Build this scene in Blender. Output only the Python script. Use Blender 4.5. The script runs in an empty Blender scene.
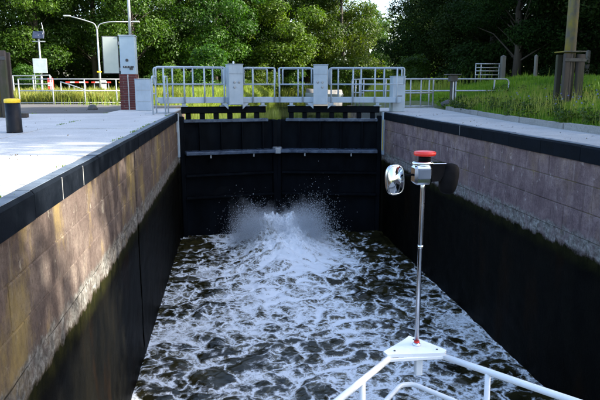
import bpy, bmesh, math, random
import numpy as np
from mathutils import Vector, Matrix, Quaternion

# ------------------------------------------------------------------ camera, sky, sun, exposure
scene = bpy.context.scene
C = scene.collection
R = math.radians
cam = bpy.data.cameras.new('camera'); camo = bpy.data.objects.new('camera', cam); C.objects.link(camo)
cam.sensor_width = 36; cam.lens = 36.0; cam.clip_start = 0.05; cam.clip_end = 4000
camo.location = (0, 0, 0.75)
camo.rotation_euler = (R(90 - 10.758), 0, R(-6.724))
scene.camera = camo
SUN_EL, SUN_AZ = 33.0, -12.0            # azimuth measured from +X (right) towards +Y (ahead)
sdir = Vector((math.cos(R(SUN_EL)) * math.cos(R(SUN_AZ)), math.cos(R(SUN_EL)) * math.sin(R(SUN_AZ)), math.sin(R(SUN_EL))))
w = bpy.data.worlds.new('World'); scene.world = w; w.use_nodes = True
nt = w.node_tree; nt.nodes.clear()
sky = nt.nodes.new('ShaderNodeTexSky'); sky.sky_type = 'NISHITA'; sky.sun_disc = False
sky.sun_elevation = R(SUN_EL); sky.sun_rotation = R(90 - SUN_AZ); sky.air_density = 1.0; sky.dust_density = 2.2
bg = nt.nodes.new('ShaderNodeBackground'); bg.inputs[1].default_value = 0.145
wo = nt.nodes.new('ShaderNodeOutputWorld')
nt.links.new(sky.outputs[0], bg.inputs[0]); nt.links.new(bg.outputs[0], wo.inputs[0])
sun = bpy.data.lights.new('sun', 'SUN'); sun.energy = 5.0; sun.angle = R(0.53); sun.color = (1.0, 0.93, 0.80)
suno = bpy.data.objects.new('sun', sun); C.objects.link(suno)
suno.rotation_euler = sdir.to_track_quat('Z', 'Y').to_euler(); suno.location = (30, 0, 30)
scene.view_settings.view_transform = 'Standard'; scene.view_settings.look = 'None'
scene.view_settings.exposure = 2.0; scene.view_settings.gamma = 1.0
scene.render.engine = 'CYCLES'
scene.cycles.volume_bounces = 16; scene.cycles.max_bounces = 16; scene.cycles.diffuse_bounces = 4; scene.cycles.glossy_bounces = 4; scene.cycles.transmission_bounces = 4; scene.cycles.transparent_max_bounces = 8
rng = np.random.default_rng(7); random.seed(7)

# ------------------------------------------------------------------ noise (numpy)
_perm = np.random.default_rng(3).permutation(512)
_g = np.random.default_rng(4).normal(size=(512, 2)); _g /= np.linalg.norm(_g, axis=1)[:, None]
def pn(x, y):
    xi = np.floor(x).astype(int); yi = np.floor(y).astype(int); xf = x - xi; yf = y - yi
    u = xf * xf * xf * (xf * (xf * 6 - 15) + 10); v = yf * yf * yf * (yf * (yf * 6 - 15) + 10)
    def g(ix, iy, dx, dy):
        h = _g[_perm[(_perm[ix & 511] + iy) & 511]]
        return h[..., 0] * dx + h[..., 1] * dy
    a = g(xi, yi, xf, yf); b = g(xi + 1, yi, xf - 1, yf); c = g(xi, yi + 1, xf, yf - 1); d = g(xi + 1, yi + 1, xf - 1, yf - 1)
    return ((a * (1 - u) + b * u) * (1 - v) + (c * (1 - u) + d * u) * v) * 1.5
def fbm(x, y, o=4, lac=2.03, gain=.5):
    s = 0; a = 1.
    for i in range(o):
        s = s + a * pn(x + 17.3 * i, y - 9.1 * i); x = x * lac; y = y * lac; a *= gain
    return s
def sm(e0, e1, x):
    t = np.clip((x - e0) / (e1 - e0), 0, 1); return t * t * (3 - 2 * t)

# ------------------------------------------------------------------ materials
class NT:
    def __init__(s, name):
        s.m = bpy.data.materials.new(name); s.m.use_nodes = True; s.t = s.m.node_tree
        s.b = s.t.nodes['Principled BSDF']; s.out = s.t.nodes['Material Output']; s._pos = None
    def n(s, typ, **kw):
        nd = s.t.nodes.new('ShaderNode' + typ)
        for k, v in kw.items():
            if hasattr(nd, k): setattr(nd, k, v)
        return nd
    def l(s, a, b): s.t.links.new(a, b)
    def pos(s):
        if s._pos is None: s._pos = s.n('NewGeometry').outputs['Position']
        return s._pos
    def z(s):
        x = s.n('SeparateXYZ'); s.l(s.pos(), x.inputs[0]); return x.outputs[2]
    def noise(s, scale, detail=4, rough=.55, vs=(1, 1, 1), dist=0.0, off=(0, 0, 0)):
        mp = s.n('Mapping'); mp.inputs['Scale'].default_value = vs; mp.inputs['Location'].default_value = off
        s.l(s.pos(), mp.inputs[0])
        n = s.n('TexNoise'); n.inputs['Scale'].default_value = scale; n.inputs['Detail'].default_value = detail
        n.inputs['Roughness'].default_value = rough; n.inputs['Distortion'].default_value = dist
        s.l(mp.outputs[0], n.inputs['Vector']); return n.outputs[0]
    def ramp(s, x, stops, interp='LINEAR'):
        r = s.n('ValToRGB'); r.color_ramp.interpolation = interp; e = r.color_ramp.elements
        while len(e) < len(stops): e.new(.5)
        for q, (p, c) in zip(e, stops):
            q.position = p; q.color = (c, c, c, 1) if isinstance(c, (int, float)) else (*c, 1)
        s.l(x, r.inputs[0]); return r.outputs[0]
    def mix(s, fac, a, b, mode='MIX'):
        m = s.n('Mix', data_type='RGBA', blend_type=mode)
        for v, i in ((fac, 0), (a, 6), (b, 7)):
            if isinstance(v, (int, float)): m.inputs[i].default_value = v
            elif isinstance(v, tuple): m.inputs[i].default_value = (*v, 1)
            else: s.l(v, m.inputs[i])
        return m.outputs[2]
    def math(s, op, a, b=None, clamp=False):
        m = s.n('Math', operation=op, use_clamp=clamp)
        for v, i in ((a, 0), (b, 1)):
            if v is None: continue
            if isinstance(v, (int, float)): m.inputs[i].default_value = v
            else: s.l(v, m.inputs[i])
        return m.outputs[0]
    def maprange(s, x, a, b, c=0., d=1.):
        m = s.n('MapRange'); m.clamp = True
        for i, v in enumerate((a, b, c, d)): m.inputs[i + 1].default_value = v
        s.l(x, m.inputs[0]); return m.outputs[0]
    def col(s, c):
        if isinstance(c, tuple): s.b.inputs['Base Color'].default_value = (*c, 1)
        else: s.l(c, s.b.inputs['Base Color'])
    def rough(s, v):
        if isinstance(v, (int, float)): s.b.inputs['Roughness'].default_value = v
        else: s.l(v, s.b.inputs['Roughness'])
    def bump(s, h, strength=.3, dist=.01):
        b = s.n('Bump'); b.inputs['Strength'].default_value = strength; b.inputs['Distance'].default_value = dist
        s.l(h, b.inputs['Height']); s.l(b.outputs[0], s.b.inputs['Normal'])
    def rnd(s): return s.n('ObjectInfo').outputs['Random']

def simple(name, c1, c2, scale=6, rough=.6, metal=0., bump=.15, spec=None, bd=.004, vs=(1, 1, 1), rr=None):
    m = NT(name); n = m.noise(scale, 6, .6, vs)
    m.col(m.ramp(n, [(.3, c1), (.7, c2)]))
    if rr: m.rough(m.ramp(m.noise(scale * 1.7, 4), [(.3, rr[0]), (.7, rr[1])]))
    else: m.rough(rough)
    m.b.inputs['Metallic'].default_value = metal
    if spec is not None: m.b.inputs['Specular IOR Level'].default_value = spec
    if bump: m.bump(m.noise(scale * 6, 5, .65), bump, bd)
    return m.m
def worn_paint(name, c1, c2, scale=3, bump=.1, rr=(.35, .6)):
    """painted steel with faint dirt runs and a few chips of rust"""
    m = NT(name); c = m.ramp(m.noise(scale, 6, .6), [(.3, c1), (.7, c2)])
    c = m.mix(m.ramp(m.noise(16, 7, .75, (1, 1, .12), .2), [(.56, 0.), (.74, .45)]), c, (.17, .18, .18))
    c = m.mix(m.ramp(m.noise(23, 7, .75, (1, 1, .6), .2, (4, 1, 2)), [(.68, 0.), (.73, .8)]), c, (.13, .07, .035))
    m.col(c); m.rough(m.ramp(m.noise(scale * 1.7, 4), [(.3, rr[0]), (.7, rr[1])])); m.bump(m.noise(scale * 6, 5, .65), bump, .004); return m.m
M = {}
M['steel_paint'] = worn_paint('steel_paint', (.30, .37, .44), (.40, .47, .54), 3, bump=.1, rr=(.35, .6))
M['steel_galv'] = simple('steel_galv', (.30, .32, .34), (.44, .46, .48), 9, bump=.1, rr=(.35, .55), metal=.35)
M['gate_dark'] = simple('gate_dark', (.0015, .002, .003), (.005, .007, .010), 3, bump=.4, rr=(.5, .8), vs=(1, 1, .3), spec=.05)
M['gate_ledge'] = simple('gate_ledge', (.014, .022, .042), (.09, .125, .18), 4, bump=.3, rr=(.15, .45))
M['white_paint'] = simple('white_paint', (.72, .74, .76), (.82, .83, .84), 5, bump=.03, rr=(.18, .35))
M['navy_hull'] = simple('navy_hull', (.6, .62, .65), (.75, .76, .78), 3, bump=.03, rr=(.2, .35))
M['deck'] = simple('deck', (.20, .21, .21), (.30, .31, .31), 30, bump=.2, rough=.7)
M['chrome'] = simple('chrome', (.72, .74, .76), (.86, .87, .88), 4, bump=0, rr=(.04, .14), metal=1.)
M['mast_steel'] = simple('mast_steel', (.55, .57, .6), (.7, .72, .74), 4, bump=0, rr=(.16, .3), metal=1.)
M['black_plastic'] = simple('black_plastic', (.004, .004, .005), (.008, .008, .009), 20, bump=.05, rough=.6, spec=.04)
M['red_plastic'] = simple('red_plastic', (.62, .018, .012), (.72, .03, .02), 14, bump=.04, rough=.32)
M['yellow_paint'] = simple('yellow_paint', (.75, .48, .01), (.85, .6, .03), 12, bump=.1, rough=.45)
M['red_paint'] = simple('red_paint', (.6, .03, .02), (.72, .06, .03), 8, bump=.1, rough=.5)
M['brick'] = simple('brick', (.065, .008, .009), (.12, .02, .018), 18, bump=.5, rough=.75)
M['mortar'] = simple('mortar', (.22, .20, .19), (.32, .30, .28), 20, bump=.4, rough=.9)
M['cabinet'] = simple('cabinet', (.30, .40, .48), (.38, .48, .56), 2, bump=.05, rr=(.35, .5))
M['door_panel'] = simple('door_panel', (.36, .41, .37), (.44, .48, .43), 3, bump=.05, rough=.45)
M['dark_metal'] = simple('dark_metal', (.02, .02, .022), (.06, .06, .06), 9, bump=.2, rough=.5)
M['sign_back'] = simple('sign_back', (.34, .40, .42), (.44, .5, .52), 4, bump=.05, rough=.4)
M['solar'] = simple('solar', (.01, .015, .03), (.03, .04, .07), 8, bump=0, rough=.15)
M['bollard_black'] = simple('bollard_black', (.003, .004, .007), (.008, .010, .015), 9, bump=.3, rr=(.4, .65), spec=.2)
M['stone_dark'] = simple('stone_dark', (.05, .05, .05), (.12, .115, .11), 6, bump=.5, rough=.85)
M['boat_tarp'] = simple('boat_tarp', (.10, .095, .085), (.17, .16, .15), 3, bump=.1, rough=.6)
M['lamp_glass'] = simple('lamp_glass', (.10, .12, .16), (.22, .25, .30), 3, bump=0, rough=.2)

def wood_mat(name, c1, c2, moss=None):
    m = NT(name); g = m.noise(7, 6, .65, (1, 1, .06), .4); c = m.ramp(g, [(.3, c1), (.7, c2)])
    if moss:
        k = m.ramp(m.noise(2.2, 5, .6, (1, 1, .5)), [(.48, 0.), (.62, 1.)])
        c = m.mix(k, c, moss)
    m.col(c); m.rough(.85); m.bump(m.noise(30, 5, .6, (1, 1, .05)), .6, .01); return m.m
M['timber'] = wood_mat('timber', (.022, .017, .014), (.075, .060, .05), (.035, .038, .016))
M['pole_wood'] = wood_mat('pole_wood', (.06, .055, .045), (.12, .11, .09), (.20, .16, .012))
M['post_wood'] = wood_mat('post_wood', (.10, .095, .085), (.2, .19, .17))
M['bark'] = wood_mat('bark', (.022, .017, .013), (.065, .052, .04))

def wall_mat(gain=(1, 1, 1), lgain=1., ochre=.55):
    m = NT('lock_wall_stone'); z = m.z()
    blk = m.rnd(); grain = m.noise(38, 6, .75)
    base = m.ramp(m.noise(3.1, 9, .72), [(.30, (.045, .036, .040)), (.46, (.085, .068, .070)), (.58, (.135, .112, .112)), (.74, (.20, .175, .165))])
    base = m.mix(m.ramp(blk, [(0, .0), (.5, .35), (1, .7)]), base, (.085, .066, .066))
    base = m.mix(m.ramp(grain, [(.34, .55), (.52, 0.)]), base, (.035, .030, .030))
    base = m.mix(m.ramp(m.noise(11, 8, .78, (1, 1, .10), .15), [(.56, 0.), (.66, .35), (.82, .6)]), base, (.22, .205, .195))   # runs of lime
    base = m.mix(m.ramp(m.noise(9, 8, .78, (1, 1, .09), .2, (9, 4, 2)), [(.54, 0.), (.64, .35), (.76, .65)]), base, (.032, .027, .027))  # dark runs
    base = m.mix(m.ramp(m.noise(4.5, 8, .75, (1, 1, .7), .3, (1, 5, 4)), [(.60, 0.), (.66, .7)]), base, (.25, .24, .23))       # pale scabs
    base = m.mix(m.ramp(m.noise(1.2, 7, .7, (1, 1, .5), .0, (3, 8, 1)), [(.50, 0.), (.66, ochre)]), base, (.26, .20, .075))      # ochre growth, plus sunlit warmth put into the left wall
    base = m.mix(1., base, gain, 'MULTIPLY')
    zz = m.math('ADD', z, m.math('MULTIPLY', m.math('SUBTRACT', m.noise(5.5, 8, .75), .5), .30))
    lime = m.math('MULTIPLY', m.maprange(zz, -1.42, -1.36), m.maprange(zz, -1.12, -1.17))
    lc = m.ramp(m.noise(17, 8, .75), [(.36, (.05, .048, .042)), (.5, (.17 * lgain, .165 * lgain, .15 * lgain)), (.68, (.38 * lgain, .375 * lgain, .35 * lgain))])
    c = m.mix(m.math('MULTIPLY', lime, m.ramp(m.noise(3.6, 7, .75, (1, 1, 1), .5, (2, 6, 3)), [(.38, .25), (.55, .95)])), base, lc)
    wet = m.ramp(m.noise(3, 7, .7, (1, 1, .3)), [(.35, (.0012, .0014, .0012)), (.65, (.005, .0045, .003))])
    wet = m.mix(m.ramp(m.noise(1.3, 6, .65, (1, 1, .25), 0, (5, 1, 7)), [(.56, 0.), (.72, .6)]), wet, (.018, .008, .002))
    wet = m.mix(m.ramp(m.noise(6, 7, .75, (1, 1, .12), .2, (7, 3, 9)), [(.70, 0.), (.76, .5)]), wet, (.06, .065, .07))
    alg = m.ramp(m.noise(9, 7, .7, (1, 1, .35)), [(.35, (.005, .006, .0018)), (.65, (.018, .018, .005))])
    low = m.mix(m.maprange(zz, -1.60, -1.44), wet, alg)
    c = m.mix(m.maprange(zz, -1.36, -1.42), c, low)
    m.col(c)
    m.rough(m.maprange(zz, -1.75, -1.4, .5, .88))
    m.b.inputs['Specular IOR Level'].default_value = .035
    m.bump(m.math('ADD', m.noise(24, 9, .78), m.math('MULTIPLY', m.noise(7, 6, .7), .8)), .8, .016); return m.m
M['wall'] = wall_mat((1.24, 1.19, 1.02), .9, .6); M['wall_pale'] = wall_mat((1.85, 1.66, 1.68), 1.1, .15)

def coping_mat():
    m = NT('coping'); n = m.noise(4, 6, .7)
    c = m.ramp(n, [(.3, (.0015, .0025, .004)), (.6, (.005, .007, .011)), (.8, (.014, .018, .024))])
    c = m.mix(m.ramp(m.noise(9, 5, .7, (1, 1, .12)), [(.64, 0.), (.8, .3)]), c, (.05, .055, .06))
    c = m.mix(m.math('MULTIPLY', m.rnd(), .35), c, (.004, .007, .012))
    m.col(c); m.rough(m.ramp(n, [(.3, .5), (.7, .8)])); m.b.inputs['Specular IOR Level'].default_value = .06; m.bump(m.noise(40, 6, .7), .4, .008); return m.m
M['coping'] = coping_mat()
M['nosing'] = simple('nosing', (.045, .06, .08), (.13, .16, .20), 6, bump=.3, rr=(.35, .6))

def concrete_mat(name, c1, c2, c3):
    m = NT(name); c = m.ramp(m.noise(.9, 7, .65), [(.3, c1), (.5, c2), (.72, c3)])
    c = m.mix(m.ramp(m.noise(45, 6, .75), [(.36, .7), (.56, 0.)]), c, tuple(v * .6 for v in c1))
    c = m.mix(m.ramp(m.noise(1.6, 5, .75, (1, 1, 1), 1.2, (4, 2, 0)), [(.56, 0.), (.66, .5)]), c, tuple(v * .62 for v in c1))
    c = m.mix(m.ramp(m.noise(7, 7, .8, (1, 1, 1), .4, (1, 7, 0)), [(.58, 0.), (.68, .5)]), c, tuple(v * .6 for v in c1))
    c = m.mix(m.math('MULTIPLY', m.rnd(), .22), c, tuple(v * .7 for v in c2))
    m.col(c); m.rough(.82); m.bump(m.noise(60, 6, .7), .35, .006); return m.m
M['concrete'] = concrete_mat('concrete', (.40, .41, .415), (.49, .50, .505), (.56, .565, .565))
M['concrete_r'] = concrete_mat('concrete_r', (.34, .345, .345), (.43, .435, .435), (.50, .50, .495))
M['kerb'] = concrete_mat('kerb', (.20, .20, .195), (.27, .27, .265), (.33, .33, .32))
M['asphalt'] = concrete_mat('asphalt', (.06, .057, .054), (.085, .08, .077), (.115, .11, .105))
M['joint'] = simple('joint', (.05, .05, .045), (.10, .10, .09), 20, bump=.5, rough=.95)

def ground_mat():
    m = NT('meadow_ground')
    c = m.ramp(m.noise(1.5, 6, .7), [(.3, (.035, .05, .012)), (.5, (.06, .085, .02)), (.7, (.10, .105, .035))])
    c = m.mix(m.ramp(m.noise(.5, 4), [(.55, 0.), (.7, .6)]), c, (.12, .095, .06))
    m.col(c); m.rough(.95); m.bump(m.noise(12, 6, .7), .8, .05); return m.m
M['ground'] = ground_mat()

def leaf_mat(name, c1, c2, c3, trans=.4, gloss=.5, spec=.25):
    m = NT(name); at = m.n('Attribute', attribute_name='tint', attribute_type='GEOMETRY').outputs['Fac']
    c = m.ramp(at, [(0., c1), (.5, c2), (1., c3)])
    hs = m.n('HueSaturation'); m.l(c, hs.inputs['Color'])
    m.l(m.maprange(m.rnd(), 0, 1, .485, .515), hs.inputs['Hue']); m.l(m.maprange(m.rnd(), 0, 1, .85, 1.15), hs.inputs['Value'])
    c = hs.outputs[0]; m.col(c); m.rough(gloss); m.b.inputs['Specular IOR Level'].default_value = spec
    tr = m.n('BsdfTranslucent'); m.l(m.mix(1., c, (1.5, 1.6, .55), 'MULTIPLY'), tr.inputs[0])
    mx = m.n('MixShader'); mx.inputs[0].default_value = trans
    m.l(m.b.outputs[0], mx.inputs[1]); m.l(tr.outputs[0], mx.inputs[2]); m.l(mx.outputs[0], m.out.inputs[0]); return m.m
M['leaf'] = leaf_mat('leaf_green', (.011, .030, .003), (.028, .068, .0055), (.066, .122, .011))
M['leaf_pale'] = leaf_mat('leaf_pale', (.020, .050, .004), (.048, .095, .007), (.098, .148, .014))
M['leaf_dark'] = leaf_mat('leaf_dark', (.006, .015, .003), (.011, .026, .005), (.021, .044, .008), .15, .7, .06)  # shade of the wood put into a darker leaf colour
M['grass_sun'] = leaf_mat('grass_dry', (.10, .13, .022), (.20, .21, .045), (.34, .31, .11), .4, .6)
M['grass_green'] = leaf_mat('grass_green', (.050, .12, .008), (.11, .20, .016), (.20, .26, .03), .4, .5)
M['litter'] = leaf_mat('litter', (.06, .04, .02), (.12, .09, .05), (.18, .15, .06), .1, .8)
M['reed'] = leaf_mat('reed', (.08, .12, .015), (.15, .19, .03), (.24, .26, .06), .4, .6)
M['flower'] = leaf_mat('flower_blue', (.12, .12, .45), (.18, .18, .6), (.25, .22, .65), .3, .6)
M['flower_white'] = leaf_mat('flower_cream', (.45, .43, .30), (.55, .53, .38), (.65, .62, .45), .3, .6)

def water_mat():
    m = NT('churning_water')
    f = m.n('Attribute', attribute_name='foam', attribute_type='GEOMETRY').outputs['Fac']
    def warped(sc, amt, off):
        mp = m.n('Mapping'); mp.inputs['Location'].default_value = off; m.l(m.pos(), mp.inputs[0])
        nz = m.n('TexNoise'); nz.inputs['Scale'].default_value = sc; nz.inputs['Detail'].default_value = 5; nz.inputs['Roughness'].default_value = .6
        m.l(mp.outputs[0], nz.inputs['Vector'])
        v1 = m.n('VectorMath', operation='SUBTRACT'); m.l(nz.outputs['Color'], v1.inputs[0]); v1.inputs[1].default_value = (.5, .5, .5)
        v2 = m.n('VectorMath', operation='SCALE'); m.l(v1.outputs[0], v2.inputs[0]); v2.inputs['Scale'].default_value = amt
        v3 = m.n('VectorMath', operation='ADD'); m.l(m.pos(), v3.inputs[0]); m.l(v2.outputs[0], v3.inputs[1]); return v3.outputs[0]
    def cells(sc, vec, w):
        v = m.n('TexVoronoi', feature='DISTANCE_TO_EDGE', voronoi_dimensions='2D'); v.inputs['Scale'].default_value = sc; m.l(vec, v.inputs['Vector'])
        return m.maprange(v.outputs['Distance'], w, 0., 0., 1.)
    l1 = cells(2.7, warped(2.2, .85, (0, 0, 0)), .17); l2 = cells(6.0, warped(4.5, .42, (3, 1, 0)), .20); l3 = cells(14., warped(9, .2, (7, 2, 0)), .26)
    brk = m.noise(7, 7, .72, (1, 1, 1), .5); fine = m.noise(36, 6, .75, (1, 1, 1), .3)
    def gate(a, b): return m.maprange(m.math('ADD', f, m.math('MULTIPLY', m.math('SUBTRACT', brk, .5), .7)), a, b)
    k1 = m.math('MULTIPLY', l1, gate(-.15, .30)); k2 = m.math('MULTIPLY', l2, gate(.15, .65)); k3 = m.math('MULTIPLY', l3, gate(.30, .85))
    dense = m.maprange(m.math('ADD', f, m.math('ADD', m.math('MULTIPLY', m.math('SUBTRACT', brk, .5), .6), m.math('MULTIPLY', m.math('SUBTRACT', fine, .5), .5))), .66, 1.10)
    k = m.math('MAXIMUM', m.math('MAXIMUM', k1, m.math('MULTIPLY', k2, .85)), m.math('MAXIMUM', m.math('MULTIPLY', k3, .65), dense))
    k = m.math('MULTIPLY', k, m.maprange(fine, .25, .55, .55, 1.), True)
    k = m.ramp(k, [(.05, 0.), (.35, .28), (.75, 1.)])
    body = m.ramp(m.noise(1.6, 5), [(.3, (.008, .008, .003)), (.7, (.042, .035, .012))])
    body = m.mix(m.maprange(f, .2, .85), body, (.16, .14, .08))
    m.col(m.mix(k, body, (.90, .92, .93))); m.rough(m.maprange(k, 0, 1, .14, .8)); m.b.inputs['IOR'].default_value = 1.33
    m.bump(m.math('ADD', m.noise(12, 6, .65, (1, 1, 1), .3), m.math('MULTIPLY', k, .6)), .26, .03); return m.m
M['water'] = water_mat()
def pond_mat():
    m = NT('still_water'); m.col((.020, .026, .014)); m.rough(.05); m.b.inputs['IOR'].default_value = 1.33
    m.bump(m.noise(2.4, 4, .5, (1, .45, 1)), .10, .05); return m.m
M['pond'] = pond_mat()
def spray_mat():
    m = NT('spray'); m.col((.85, .88, .9)); m.rough(.5)
    tr = m.n('BsdfTranslucent'); tr.inputs[0].default_value = (.85, .9, .95, 1)
    mx = m.n('MixShader'); mx.inputs[0].default_value = .5
    m.l(m.b.outputs[0], mx.inputs[1]); m.l(tr.outputs[0], mx.inputs[2]); m.l(mx.outputs[0], m.out.inputs[0]); return m.m
M['spray'] = spray_mat()

# ------------------------------------------------------------------ mesh helpers
def link(o, parent=None):
    C.objects.link(o)
    if parent is not None: o.parent = parent
    return o
def tag(o, label=None, cat=None, group=None, kind=None):
    if label: o['label'] = label
    if cat: o['category'] = cat
    if group: o['group'] = group
    if kind: o['kind'] = kind
    return o
def thing(name, label, cat, loc=(0, 0, 0), rz=0, group=None):
    o = bpy.data.objects.new(name, None); o.empty_display_size = .1
    o.location = loc; o.rotation_euler = (0, 0, rz); link(o); return tag(o, label, cat, group)
class MB:
    def __init__(s): s.v = []; s.f = []; s.sm = []
    def add(s, vs, fs, smooth=False):
        b = len(s.v); s.v += [tuple(q) for q in vs]; s.f += [tuple(i + b for i in f) for f in fs]; s.sm += [smooth] * len(fs); return s
    def box(s, x0, x1, y0, y1, z0, z1, c=0.0, rot=None, piv=None):
        if c <= 0:
            vs = [(x, y, z) for x in (x0, x1) for y in (y0, y1) for z in (z0, z1)]
            fs = [(0, 1, 3, 2), (4, 6, 7, 5), (0, 4, 5, 1), (2, 3, 7, 6), (0, 2, 6, 4), (1, 5, 7, 3)]
        else:
            vs = []; idx = {}
            for i, x in enumerate((x0, x1)):
                for j, y in enumerate((y0, y1)):
                    for k, z in enumerate((z0, z1)):
                        sx, sy, sz = (1 if i == 0 else -1), (1 if j == 0 else -1), (1 if k == 0 else -1)
                        for a, (dx, dy, dz) in enumerate(((0, c, c), (c, 0, c), (c, c, 0))):
                            idx[i, j, k, a] = len(vs); vs.append((x + sx * dx, y + sy * dy, z + sz * dz))
            g = lambda i, j, k, a: idx[i, j, k, a]
            fs = [tuple(g(i, j, k, 0) for j, k in ((0, 0), (0, 1), (1, 1), (1, 0))) for i in (0, 1)]
            fs += [tuple(g(i, j, k, 1) for i, k in ((0, 0), (0, 1), (1, 1), (1, 0))) for j in (0, 1)]
            fs += [tuple(g(i, j, k, 2) for i, j in ((0, 0), (0, 1), (1, 1), (1, 0))) for k in (0, 1)]
            for i in (0, 1):
                for j in (0, 1): fs.append((g(i, j, 0, 0), g(i, j, 0, 1), g(i, j, 1, 1), g(i, j, 1, 0)))
                for k in (0, 1): fs.append((g(i, 0, k, 0), g(i, 0, k, 2), g(i, 1, k, 2), g(i, 1, k, 0)))
            for j in (0, 1):
                for k in (0, 1): fs.append((g(0, j, k, 1), g(0, j, k, 2), g(1, j, k, 2), g(1, j, k, 1)))
            fs += [(g(i, j, k, 0), g(i, j, k, 1), g(i, j, k, 2)) for i in (0, 1) for j in (0, 1) for k in (0, 1)]
        if rot is not None:
            p = Vector(piv or ((x0 + x1) / 2, (y0 + y1) / 2, (z0 + z1) / 2)); vs = [p + rot @ (Vector(q) - p) for q in vs]
        return s.add(vs, fs)
    def prism(s, pts, z0, z1):
        n = len(pts); vs = [(x, y, z0) for x, y in pts] + [(x, y, z1) for x, y in pts]
        return s.add(vs, [tuple(range(n))[::-1], tuple(range(n, 2 * n))] + [(i, (i + 1) % n, n + (i + 1) % n, n + i) for i in range(n)])
    def tube(s, pts, r, n=8, cap=True):
        pts = [Vector(p) for p in pts]; m = len(pts)
        rs = r if isinstance(r, (list, tuple)) else [r] * m
        vs = []; up = None
        for i, p in enumerate(pts):
            t = (pts[min(i + 1, m - 1)] - pts[max(i - 1, 0)]).normalized()
            if up is None: up = Vector((0, 0, 1)) if abs(t.z) < .9 else Vector((1, 0, 0))
            a = t.cross(up).normalized(); b = a.cross(t).normalized(); up = b
            vs += [p + (a * math.cos(2 * math.pi * k / n) + b * math.sin(2 * math.pi * k / n)) * rs[i] for k in range(n)]
        fs = [(i * n + k, i * n + (k + 1) % n, (i + 1) * n + (k + 1) % n, (i + 1) * n + k) for i in range(m - 1) for k in range(n)]
        s.add(vs, fs, True)
        if cap:
            b = len(s.v) - len(vs); s.f += [tuple(b + k for k in range(n))[::-1], tuple(b + (m - 1) * n + k for k in range(n))]; s.sm += [False] * 2
        return s
    def lathe(s, prof, c=(0, 0, 0), n=20, axis='z', sc=(1, 1)):
        vs = []
        for r, h in prof:
            for k in range(n):
                a = 2 * math.pi * k / n; p = (r * math.cos(a) * sc[0], r * math.sin(a) * sc[1], h)
                if axis == 'y': p = (p[0], p[2], p[1])
                if axis == 'x': p = (p[2], p[0], p[1])
                vs.append((p[0] + c[0], p[1] + c[1], p[2] + c[2]))
        m = len(prof)
        s.add(vs, [(i * n + k, i * n + (k + 1) % n, (i + 1) * n + (k + 1) % n, (i + 1) * n + k) for i in range(m - 1) for k in range(n)], True)
        b = len(s.v) - len(vs); s.f += [tuple(b + k for k in range(n))[::-1], tuple(b + (m - 1) * n + k for k in range(n))]; s.sm += [False] * 2
        return s
    def mesh(s, name):
        me = bpy.data.meshes.new(name); me.from_pydata([tuple(v) for v in s.v], [], s.f)
        me.polygons.foreach_set('use_smooth', s.sm)
        bm = bmesh.new(); bm.from_mesh(me); bmesh.ops.recalc_face_normals(bm, faces=bm.faces); bm.to_mesh(me); bm.free(); return me
    def build(s, name, mat, parent=None):
        me = s.mesh(name); me.materials.append(M[mat]); return link(bpy.data.objects.new(name, me), parent)
def rounded(pts, r=.06, n=5):
    """polyline with rounded inner corners"""
    pts = [Vector(p) for p in pts]; out = [pts[0]]
    for i in range(1, len(pts) - 1):
        a, b, c = pts[i - 1], pts[i], pts[i + 1]; d0 = (a - b); d1 = (c - b); q = min(r, d0.length * .45, d1.length * .45)
        p0 = b + d0.normalized() * q; p1 = b + d1.normalized() * q
        for k in range(n + 1):
            t = k / n; out.append(p0 * (1 - t) ** 2 + b * 2 * t * (1 - t) + p1 * t * t)
    out.append(pts[-1]); return out
def raw_mesh(name, verts, faces, mat, smooth=False, tint=None, attr='tint'):
    """faces: (n,k) int array of equal-sized faces"""
    me = bpy.data.meshes.new(name); nv = len(verts); nf, k = faces.shape
    me.vertices.add(nv); me.vertices.foreach_set('co', np.ascontiguousarray(verts, dtype=np.float32).ravel())
    me.loops.add(nf * k); me.loops.foreach_set('vertex_index', np.ascontiguousarray(faces, dtype=np.int32).ravel())
    me.polygons.add(nf); me.polygons.foreach_set('loop_start', np.arange(0, nf * k, k, dtype=np.int32))
    me.polygons.foreach_set('use_smooth', np.full(nf, smooth))
    if tint is not None:
        a = me.attributes.new(attr, 'FLOAT', 'FACE' if len(tint) == nf else 'POINT'); a.data.foreach_set('value', np.asarray(tint, dtype=np.float32))
    me.update(calc_edges=True); me.materials.append(M[mat]); return me
def grid_faces(nx, ny):
    i, j = np.meshgrid(np.arange(nx - 1), np.arange(ny - 1), indexing='ij'); a = (i * ny + j).ravel()
    return np.stack([a, a + ny, a + ny + 1, a + 1], 1)
def copy_tree(o, parent=None):
    c = o.copy(); C.objects.link(c); c.parent = parent
    for ch in list(o.children): copy_tree(ch, c)
    return c

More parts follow.
